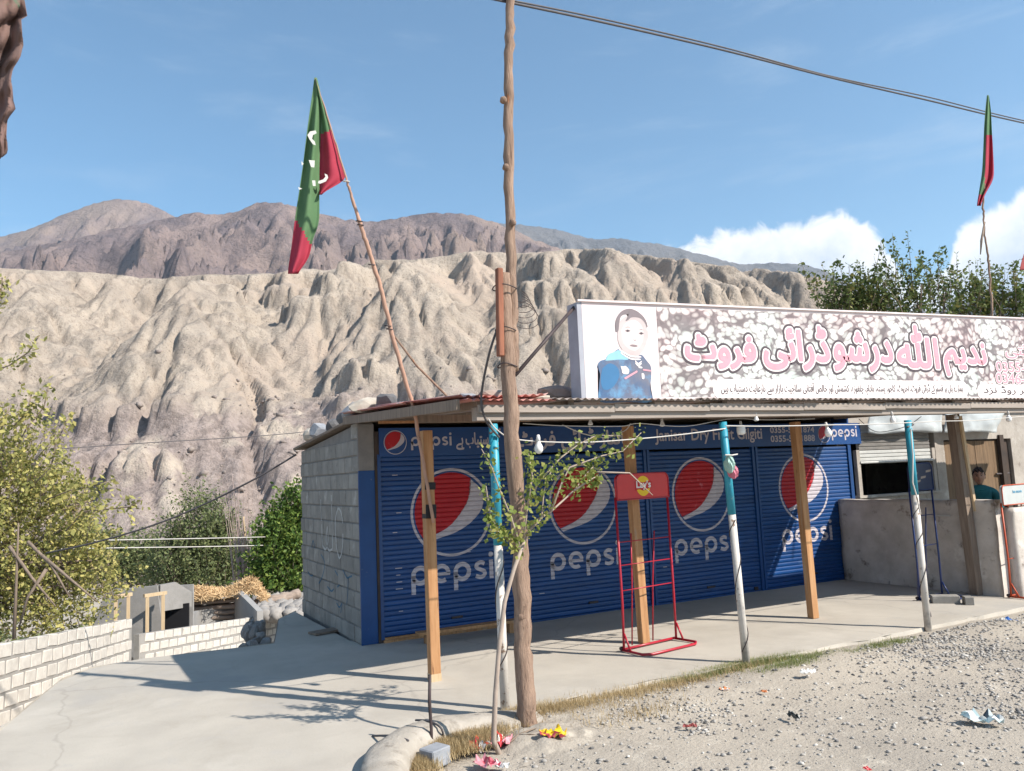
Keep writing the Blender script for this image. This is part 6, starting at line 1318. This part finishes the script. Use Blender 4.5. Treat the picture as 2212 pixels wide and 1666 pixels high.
# ------------------------------------------------------------------ person behind the low wall
def person():
    base = Vector((11.22, 7.24, -.04)); fr = -YAW + .35
    o = empty('person', base, (0, 0, 0), 'man in a teal shirt with short dark hair looking over the low wall', 'person')
    M_sk = flatmat('skin', (.36, .19, .12), .55, .35); M_hr = flatmat('dark_hair', (.03, .018, .015), .7); M_te = mat('teal_cloth', (.02, .13, .14), (.015, .10, .11), 8, .85, .002, 40); M_ey = flatmat('eye_dark', (.02, .015, .012), .4)
    Rz = Matrix.Rotation(math.radians(-42), 4, 'Z')   # turned a little towards the road, local -Y faces the road
    def skinned(name, verts, edges, radii, m, root=0, sub=2):
        me = bpy.data.meshes.new(name); me.from_pydata(verts, edges, []); ob = link(name, me, None); sm = ob.modifiers.new('k', 'SKIN'); sv = me.skin_vertices[0].data
        for i, r in enumerate(radii): sv[i].radius = r if isinstance(r, tuple) else (r, r)
        sv[root].use_root = True; ss = ob.modifiers.new('s', 'SUBSURF'); ss.levels = sub; ss.render_levels = sub
        dg = bpy.context.evaluated_depsgraph_get(); e = ob.evaluated_get(dg); me2 = bpy.data.meshes.new_from_object(e); bpy.data.objects.remove(ob); me2.materials.clear(); me2.materials.append(m); me2.polygons.foreach_set('use_smooth', [True]*len(me2.polygons)); ob = link(name, me2, o); ob.matrix_basis = Rz; return ob
    V = [(0, 0, .95), (0, .01, 1.15), (0, .0, 1.33), (0, -.005, 1.43), (0, -.015, 1.50), (.1, 0, .9), (.11, -.02, .5), (.11, .02, .09), (.11, -.12, .04), (-.1, 0, .9), (-.11, -.02, .5), (-.11, .02, .09), (-.11, -.12, .04), (.185, 0, 1.385), (.25, .02, 1.12), (.24, -.10, .88), (-.185, 0, 1.385), (-.25, .02, 1.12), (-.24, -.10, .88)]
    E = [(0, 1), (1, 2), (2, 3), (3, 4), (0, 5), (5, 6), (6, 7), (7, 8), (0, 9), (9, 10), (10, 11), (11, 12), (3, 13), (13, 14), (14, 15), (3, 16), (16, 17), (17, 18)]
    R_ = [(.15, .11), (.15, .11), (.17, .115), (.10, .08), .055, .10, .075, .05, .04, .10, .075, .05, .04, .07, .052, .042, .07, .052, .042]
    skinned('body', V, E, R_, M_te)
    # head: one shaped surface with brow, nose, cheeks and chin
    bm = bmesh.new(); bmesh.ops.create_uvsphere(bm, u_segments=40, v_segments=28, radius=1)
    for v in bm.verts:
        x, y, z = v.co; w = 1 - .22*max(0, -z)**1.5; fx = x*.076*w; fy = y*.096*(1 - .10*max(0, -z)); fz = z*.118
        if y < 0:
            g = lambda cx, cz, sx, sz: math.exp(-((x-cx)/sx)**2 - ((z-cz)/sz)**2)
            fy -= .022*g(0, -.12, .13, .20)*(1) + .008*g(0, -.52, .3, .12) + .010*g(0, -.85, .3, .2); fy += .010*(g(-.38, .08, .2, .12)+g(.38, .08, .2, .12)); fy -= .006*g(0, .27, .7, .10)
        v.co = Vector((fx, fy, fz))
    for s in (-1, 1):
        e = bmesh.ops.create_uvsphere(bm, u_segments=10, v_segments=8, radius=1); 
        for v in e['verts']: v.co = Vector((v.co.x*.010+s*.077, v.co.y*.018+.008, v.co.z*.030-.005))
    Hm = Matrix.Translation((0, -.02, 1.615)) @ Matrix.Rotation(math.radians(-12), 4, 'Z')
    me = bpy.data.meshes.new('head'); bm.to_mesh(me); bm.free(); me.materials.append(M_sk); me.polygons.foreach_set('use_smooth', [True]*len(me.polygons)); hd = link('head', me, o); hd.matrix_basis = Rz @ Hm
    bm = bmesh.new(); bmesh.ops.create_uvsphere(bm, u_segments=36, v_segments=24, radius=1); rs = np.random.default_rng(1)
    for v in bm.verts:
        x, y, z = v.co; k = 1 + .05*math.sin(x*14+z*9)+rs.normal(0, .02); lim = .42 + .10*math.sin(x*9) if y < -.25 else (-.25 if y > .1 else .0)
        v.co = Vector((x*.086*k, y*.106*k+.004, max(z, lim)*.134*k+.004)) if z > lim else Vector((x*.070, y*.088+.01, max(z, lim-.1)*.118))
    me = bpy.data.meshes.new('hair'); bm.to_mesh(me); bm.free(); me.materials.append(M_hr); hr = link('hair', me, hd)
    for s in (-1, 1):
        MB().lathe((s*.029, -.088, .012), [(.0005, -.008), (.008, -.004), (.010, 0), (.008, .004), (.0005, .008)], 10, Matrix.Diagonal((1.2, .6, .8)).to_3x3()).build('eye', M_ey, hd, True)
        MB().tube([(s*.014, -.096, .032), (s*.032, -.094, .038), (s*.048, -.082, .033)], .004, 6).build('eyebrow', M_hr, hd, True)
    MB().tube([(-.022, -.096, -.060), (0, -.102, -.057), (.022, -.096, -.060)], .0045, 6).build('lips', flatmat('lips', (.28, .10, .08), .5), hd, True)
    MB().tube([(-.06, .03, 1.46), (-.065, -.05, 1.455), (-.02, -.085, 1.425), (.02, -.085, 1.425), (.065, -.05, 1.455), (.06, .03, 1.46), (0, .06, 1.475), (-.06, .03, 1.46)], .014, 8).build('collar', M_te, o, True).matrix_basis = Rz
    for s in (-1, 1):                                  # hands hang behind the wall
        Hd = [(s*.24, -.10, .88), (s*.245, -.12, .80)]; Ee = [(0, 1)]; Rr = [.032, (.018, .036)]
        for f in range(4):
            b_ = len(Hd); x = s*.245; y = -.15+.02*f; ln = (.06, .075, .07, .055)[f]; Hd += [(x, y, .795), (x-s*.008, y-.004, .795-ln*.5), (x-s*.022, y-.006, .795-ln)]; Ee += [(1, b_), (b_, b_+1), (b_+1, b_+2)]; Rr += [.0095, .0085, .0075]
        b_ = len(Hd); Hd += [(s*.235, -.155, .84), (s*.225, -.175, .805)]; Ee += [(1, b_), (b_, b_+1)]; Rr += [.010, .008]
        skinned('hand', Hd, Ee, Rr, M_sk, 0, 1)
person()

# ------------------------------------------------------------------ small things
def stone(px, py, v, s, label, m, seed, sq=(1.2, .8, .6), rz=0.):
    p = at(px, py, v); me = rock_mesh(seed, m, 2, 1); 
    for vv in me.vertices: vv.co = Vector((vv.co.x*sq[0]*s, vv.co.y*sq[1]*s, vv.co.z*sq[2]*s))
    zr = 2.505 + .0075*(p.x-2.75) + (p.y-5.9)/3.56*.15
    low = min(q.co.z for q in me.vertices)
    o = link('roof_stone', me, None, (p.x, p.y, max(zr, .0)-low-.006), (0, 0, rz)); tag(o, label, 'stone', 'stones weighing down the awning roof'); return o
M_s1 = mat('brown_stone', (.36, .27, .23), (.26, .2, .17), 9, .95, .004, 40); M_s2 = mat('blue_grey_stone', (.30, .31, .33), (.22, .23, .25), 9, .95, .004, 40); M_s3 = mat('cream_stone', (.50, .45, .38), (.40, .35, .29), 9, .95, .004, 40); M_s4 = mat('dark_stone', (.15, .145, .145), (.10, .10, .105), 9, .95, .004, 40)
stone(1207, 856, 6.35, .19, 'long pinkish stone block on the awning against the sign board', M_s1, 301, (1.35, .6, .42))
stone(1162, 862, 6.25, .12, 'low cream stone just right of the log pole on the awning', M_s3, 302, (1.2, .7, .3))
stone(1068, 868, 6.3, .14, 'brown stone on the awning just left of the log pole', M_s1, 303, (1.1, .7, .4))
stone(1008, 872, 7.0, .15, 'pale bluish grey stone at the foot of the flag brace stick', M_s2, 304, (1.2, .8, .42))
stone(965, 876, 7.2, .17, 'brown flat stone between the brace stick and the flag stick', M_s1, 305, (1.2, .7, .42))
stone(912, 882, 7.6, .15, 'cream flat stone just right of the flag stick', M_s3, 306, (1.2, .7, .3))
stone(872, 884, 8.2, .15, 'bluish stone just left of the flag stick', M_s2, 307, (1.1, .8, .42))
stone(836, 884, 8.6, .17, 'dark green grey upright stone on the awning corner', M_s4, 308, (.8, .8, .8))
stone(792, 884, 8.9, .21, 'big cream rounded stone at the left end of the roof', M_s3, 309, (1.3, .8, .55))
for k, (v, dx, s, m, lab) in enumerate(((9.6, .12, .15, M_s2, 'blue grey stone highest on the shop roof edge'), (10.05, .15, .13, M_s4, 'dark square stone below the highest one on the roof edge'), (10.5, .10, .12, M_s4, 'small dark stone halfway down the sloping roof edge'), (11.3, .12, .15, M_s2, 'grey stone pair member nearer the road on the low roof edge'), (11.75, .14, .15, M_s3, 'pale stone at the lowest end of the roof edge'))):
    me = rock_mesh(320+k, m, 2, .85); me.transform(Matrix.Scale(s, 4)); z = 2.63 - (v-9.18)*.065; low = min(q.co.z for q in me.vertices)
    o = link('roof_stone', me, None, (2.67+dx, v, z-low-.004), (0, 0, k*1.3)); tag(o, lab, 'stone', 'stones along the shop roof edge')

# plank bench in front of the first shutter
def bench():
    o = empty('plank_bench', (3.95, 8.88, 0), label='low orange plank bench in front of the first shutter', cat='bench')
    MB().box((0, 0, .13), (1.35, .14, .03)).build('seat', M_wood, o)
    for x in (-.55, .5): MB().box((x, 0, .057), (.06, .11, .114)).build('leg', M_wood, o)
bench()
p = atz(702, 1368, 0)
o = MB().box((0, 0, .014), (.36, .20, .026), Matrix.Rotation(.3, 3, 'Z')).build('board_scrap', M_oldwood, loc=(p.x, p.y, .008)); tag(o, 'small brown board lying beside the shop side wall', 'board')
p = atz(932, 1622, -.05)
o = MB().tube([(0, 0, -.1), (.004, 0, .15), (-.004, 0, .33), (.006, .002, .52)], [.013, .012, .013, .012], 8).build('iron_rod', M_steel, smooth=True, loc=(p.x, p.y, -.05)); tag(o, 'dark iron rod standing upright beside the kerb', 'rod')
p = atz(940, 1650, -.05)
o = MB().box((0, 0, .06), (.17, .14, .12), Matrix.Rotation(.4, 3, 'Z')).build('concrete_block', M_s2, bevel=.008, loc=(p.x, p.y, -.06)); tag(o, 'small grey concrete block at the foot of the iron rod', 'block')
for (x0, x1, y, lab) in ((2012, 2072, 1303, 'longer flat kerb block lying before the low wall'), (2082, 2102, 1306, 'short square block beside the longer flat kerb block')):
    a = atz(x0, y, 0); b = atz(x1, y, 0); o = MB().beam((0, 0, .05), (b.x-a.x, b.y-a.y, .05), .16, .10).build('step_block', M_block, bevel=.006, loc=(a.x, a.y, 0)); tag(o, lab, 'block', 'loose blocks before the low wall')
# plastic bags tied on the second pipe
def bags():
    p = at(1573, 1002, 5.99); o = empty('hanging_bag', p, label='pale green and pink bags tied to the second turquoise pipe', cat='bag')
    for nm, c, off, m in (('green_bag', (.04, .055, .095), (-.012, -.03, 0), flatmat('bag_green', (.33, .50, .43), .5)), ('pink_bag', (.045, .05, .075), (.035, -.02, -.075), flatmat('bag_pink', (.55, .16, .22), .5))):
        bm = bmesh.new(); bmesh.ops.create_icosphere(bm, subdivisions=3, radius=1)
        for v in bm.verts: k = 1+.18*math.sin(v.co.x*7+v.co.z*5)+.12*math.sin(v.co.y*11); t = 1-.35*max(0, v.co.z); v.co = Vector((v.co.x*c[0]*k*t+off[0], v.co.y*c[1]*k*t+off[1], v.co.z*c[2]+off[2]))
        me = bpy.data.meshes.new(nm); bm.to_mesh(me); bm.free(); me.materials.append(m); link(nm, me, o)
    MB().tube([(-.075, -.05, .085), (0, -.06, .08), (.08, -.05, .088)], .007, 6).build('tie', M_lightwire, o)
bags()

# litter: crumpled wrappers and scraps, each a thing
def crumple(name, px, py, size, cols, label, cat, seed, z=-.045, asp=.7, grp='litter along the road edge', lift=.03):
    p = atz(px, py, z); rs = np.random.default_rng(seed); n = 9; u, v = np.meshgrid(np.linspace(-.5, .5, n), np.linspace(-.5, .5, n))
    X = u*size + rs.normal(0, .02, (n, n))*size*1.6; Y = v*size*asp + rs.normal(0, .02, (n, n))*size*1.6; Z = (np.abs(fbm(u*2.3+seed, v*2.3, 3, seed))*.5)*size*.8 + rs.normal(0, .015, (n, n))*size
    mats = [flatmat(f'wrapper_{i}', c, .35, .5) for i, c in enumerate(cols)]
    V = [(X[i, j], Y[i, j], Z[i, j]+.004) for i in range(n) for j in range(n)]; F = []; M_ = []
    for i in range(n-1):
        for j in range(n-1): a = i*n+j; F.append((a, a+1, a+n+1, a+n)); M_.append(int((i*1.0/(n-1)+.18*math.sin(j*1.7+seed))*len(cols)) % len(cols))
    mb = MB(); mb.v = V; mb.f = F; mb.m = M_; o = mb.build(name, mats, loc=(p.x, p.y, z+lift*0), rot=(0, 0, rs.uniform(0, 6))); md = o.modifiers.new('s', 'SOLIDIFY'); md.thickness = .0015; tag(o, label, cat, grp)
RED, YEL, WHT, SIL, PNK, BLU, ORG = (.55, .02, .03), (.75, .50, .02), (.72, .70, .66), (.45, .45, .47), (.6, .25, .28), (.05, .16, .5), (.62, .2, .05)
crumple('crisp_wrapper', 1037, 1615, 0.210, [SIL, RED, ORG, RED], 'crumpled red and silver wrapper just left of the sapling foot', 'wrapper', 1)
crumple('crisp_wrapper', 1085, 1606, 0.196, [PNK, RED, WHT], 'pinkish red wrapper just right of the sapling foot', 'wrapper', 2)
crumple('crisp_wrapper', 912, 1650, 0.182, [YEL, WHT, YEL], 'bright yellow wrapper at the bottom beside the grey block', 'wrapper', 3)
crumple('crisp_wrapper', 1195, 1590, 0.182, [YEL, YEL, (.35, .05, .06)], 'yellow wrapper with a dark red end right of the log pole', 'wrapper', 4, z=-.012)
crumple('crisp_wrapper', 1052, 1655, 0.168, [PNK, (.4, .05, .08)], 'dark pink wrapper at the bottom edge below the sapling', 'wrapper', 5)
crumple('paper_scrap', 1085, 1658, .09, [WHT], 'white paper scrap at the bottom edge below the sapling', 'paper', 6)
crumple('paper_scrap', 1378, 1505, .10, [WHT], 'white paper scrap in the dry grass right of the log pole', 'paper', 7)
crumple('paper_scrap', 1360, 1502, .06, [WHT], 'smaller white scrap beside the paper scrap in the dry grass', 'paper', 17)
crumple('orange_scrap', 1565, 1492, .08, [ORG, WHT], 'small orange scrap on the gravel below the grass strip', 'scrap', 8)
crumple('orange_scrap', 1650, 1496, .05, [ORG], 'tiny orange scrap right of the other orange scrap', 'scrap', 9)
crumple('red_scrap', 1873, 1663, .05, [RED], 'tiny red scrap at the bottom of the gravel', 'scrap', 10)
crumple('plastic_strip', 2125, 1560, .26, [(.45, .56, .56), WHT, (.06, .08, .1), (.5, .58, .58)], 'pale blue torn plastic strip on the gravel at the lower right', 'plastic bag', 11, asp=.45)
crumple('blue_packet', 2180, 1345, .15, [BLU, (.25, .4, .65), WHT], 'blue and white packet on the gravel near the right edge', 'packet', 12)
crumple('plastic_strip', 1745, 1455, .14, [WHT], 'white plastic scrap lying at the slab edge above the grass', 'plastic bag', 13, z=.006, asp=.35)
crumple('dark_scrap', 1715, 1551, .12, [(.05, .06, .06)], 'dark flat scrap in the middle of the gravel', 'scrap', 14, asp=.3)
crumple('red_scrap', 1490, 1572, .10, [(.35, .08, .07)], 'dark red curled scrap on the gravel right of the pole', 'scrap', 15, asp=.25)
# earth mound around the foot of the log pole
def mound():
    U, V = np.meshgrid(np.linspace(-1, 1, 40), np.linspace(-1, 1, 40)); X = 3.02+U*.55; Y = 5.42+V*.42; r = np.sqrt(U**2+V**2); Z = -.085 + .085*np.clip(1-r**2, 0, 1)**1.1 + fbm(U*3, V*3, 4, 44)*.022
    o = link('earth_mound', grid_mesh('earth_mound', X, Y, Z, M_dirt)); o['kind'] = 'structure'
mound()
# loose gravel
def gravel():
    rs = np.random.default_rng(66)
    bm = bmesh.new(); bmesh.ops.create_icosphere(bm, subdivisions=1, radius=1); bv = np.array([v.co[:] for v in bm.verts]); bf = np.array([[v.index for v in f.verts] for f in bm.faces]); bm.free()
    for name, m, N_, lab in (('gravel', mat('gravel_stone', (.37, .345, .31), (.28, .26, .24), 3, .95, .001, 60), 52000, 'grey gravel stones scattered over the dusty roadside'), ('dark_gravel', mat('dark_gravel_stone', (.17, .16, .155), (.11, .105, .10), 3, .95, .001, 60), 9000, 'darker gravel stones among the pale ones'), ('pale_gravel', mat('pale_gravel_stone', (.55, .52, .47), (.46, .43, .39), 3, .95, .001, 60), 6000, 'whitish gravel stones among the grey ones')):
        n = N_*2; u = 1.7 + 13.3*rs.random(n)**.8; v = 5.98 - rs.random(n)**.9*4.3
        dens = .22 + .78*sstep(-.1, .45, fbm(u*.55+3, v*.8, 3, 67)) ; dens *= np.where((u > 7.0), 1.0, .62); keep = (rs.random(n) < dens) & (v < np.interp(u, [1.7, 2.6, 3.3, 16], [4.6, 5.3, 5.85, 6.05]))
        u, v = u[keep][:N_], v[keep][:N_]; k = len(u); r = .0035 + .0085*rs.random(k)**3.2*1.6 + .010*(rs.random(k) < .015)
        zg = -.07 + fbm(u*.7, v*.7, 4, 5)*.02 + fbm(u*4, v*4, 3, 9)*.008 + .055*np.exp(-((v-5.75)/.45)**2)*sstep(2.4, 3.3, u)
        J = bv[None]*(1+rs.uniform(-.3, .3, (k, len(bv), 1)))*r[:, None, None]*np.stack([rs.uniform(.8, 1.6, k), rs.uniform(.8, 1.4, k), rs.uniform(.5, .9, k)], -1)[:, None, :]
        a = rs.uniform(0, 2*PI, k); c, s_ = np.cos(a)[:, None], np.sin(a)[:, None]; J = np.stack([J[..., 0]*c-J[..., 1]*s_, J[..., 0]*s_+J[..., 1]*c, J[..., 2]], -1)
        Vt = (J+np.stack([u, v, zg+r*.25], -1)[:, None, :]).reshape(-1, 3); Fc = (bf[None]+(np.arange(k)*len(bv))[:, None, None]).reshape(-1, 3)
        o = link(name, np_mesh(name, Vt, Fc, m)); tag(o, lab, kind='stuff')
gravel()
def grass():
    rs = np.random.default_rng(71)
    def blades(name, m, spots, lab, hgt):
        P = []; 
        for (cx, cy, rx, ry, n) in spots: P.append(np.stack([rs.normal(cx, rx, n), rs.normal(cy, ry, n)], -1))
        P = np.concatenate(P); n = len(P); a = rs.uniform(0, 2*PI, n); h = hgt*rs.uniform(.4, 1.3, n); ln = rs.normal(0, .7, n); w = .0022+.0015*rs.random(n)
        b = np.stack([P[:, 0], P[:, 1], np.full(n, -.05)+.02], -1); t = b + np.stack([np.cos(a)*h*np.abs(ln), np.sin(a)*h*np.abs(ln), h], -1); s = np.stack([-np.sin(a)*w, np.cos(a)*w, np.zeros(n)], -1)
        V = np.stack([b-s, b+s, t], 1).reshape(-1, 3); o = link(name, np_mesh(name, V, np.arange(3*n).reshape(-1, 3), m)); tag(o, lab, kind='stuff')
    G1 = leafmat('green_grass', [(.12, .16, .05), (.24, .27, .10), (.36, .36, .17)]); G2 = leafmat('dry_grass', [(.28, .20, .10), (.46, .35, .19), (.58, .46, .27)])
    g = []; dspots = []
    for px, py, rx, n in ((1600, 1440, .22, 2200), (1660, 1430, .2, 2200), (1700, 1440, .2, 1500), (1540, 1455, .2, 1600), (1490, 1468, .18, 800), (1760, 1422, .16, 1100), (1890, 1400, .12, 700), (1850, 1412, .1, 350), (1935, 1392, .13, 700)):
        p = atz(px, py, -.04); g.append((p.x, p.y-.03, rx, .05, n))
    for px, py, rx, ry, n in ((1420, 1490, .25, .07, 900), (1330, 1510, .25, .09, 1500), (1250, 1530, .2, .09, 1600), (1180, 1535, .15, .08, 1100), (1100, 1560, .12, .07, 1500), (1040, 1572, .14, .08, 3600), (980, 1590, .12, .09, 4200), (930, 1620, .09, .10, 3200), (1010, 1600, .14, .08, 2500), (900, 1655, .05, .12, 1500), (1120, 1545, .12, .05, 1500), (900, 1650, .06, .09, 900), (1000, 1620, .1, .06, 900), (1480, 1475, .25, .06, 600), (1600, 1445, .3, .05, 500), (1350, 1545, .3, .12, 400)):
        p = atz(px, py, -.04); dspots.append((p.x, p.y-.04, rx, ry, n))
    blades('green_grass', G1, g, 'short green grass along the front edge of the slab', .045); blades('dry_grass', G2, dspots, 'dry straw coloured grass beside the kerb and pole', .06)
grass()
def twigs():
    o = empty('dead_twig', tuple(atz(1130, 1590, -.03)), label='dark forked dead twig lying on the ground below the log pole', cat='twig')
    MB().tube([(-.18, -.10, 0), (-.05, -.02, .02), (.08, .01, .03), (.2, .06, .012)], [.008, .009, .006, .003], 6).build('stem', M_oldwood, o, True); MB().tube([(-.05, -.02, .02), (.02, -.08, .03), (.10, -.09, .01)], [.006, .004, .002], 5).build('side_shoot', M_oldwood, o, True)
twigs()
p1_, p2_ = atz(850, 1592, .06), atz(905, 1562, .09)
wire('black_hose', [atz(805, 1590, .012), atz(850, 1590, .085), atz(882, 1600, .10)], .008, M_cable, 'short black hose end lying over the kerb', None, 'hose', 6)
wire('black_hose', [atz(898, 1556, .075), atz(925, 1558, .10), atz(952, 1572, .085), atz(960, 1600, -.02)], .008, M_cable, 'curved black hose arching over the kerb beside the rod', None, 'hose', 6)
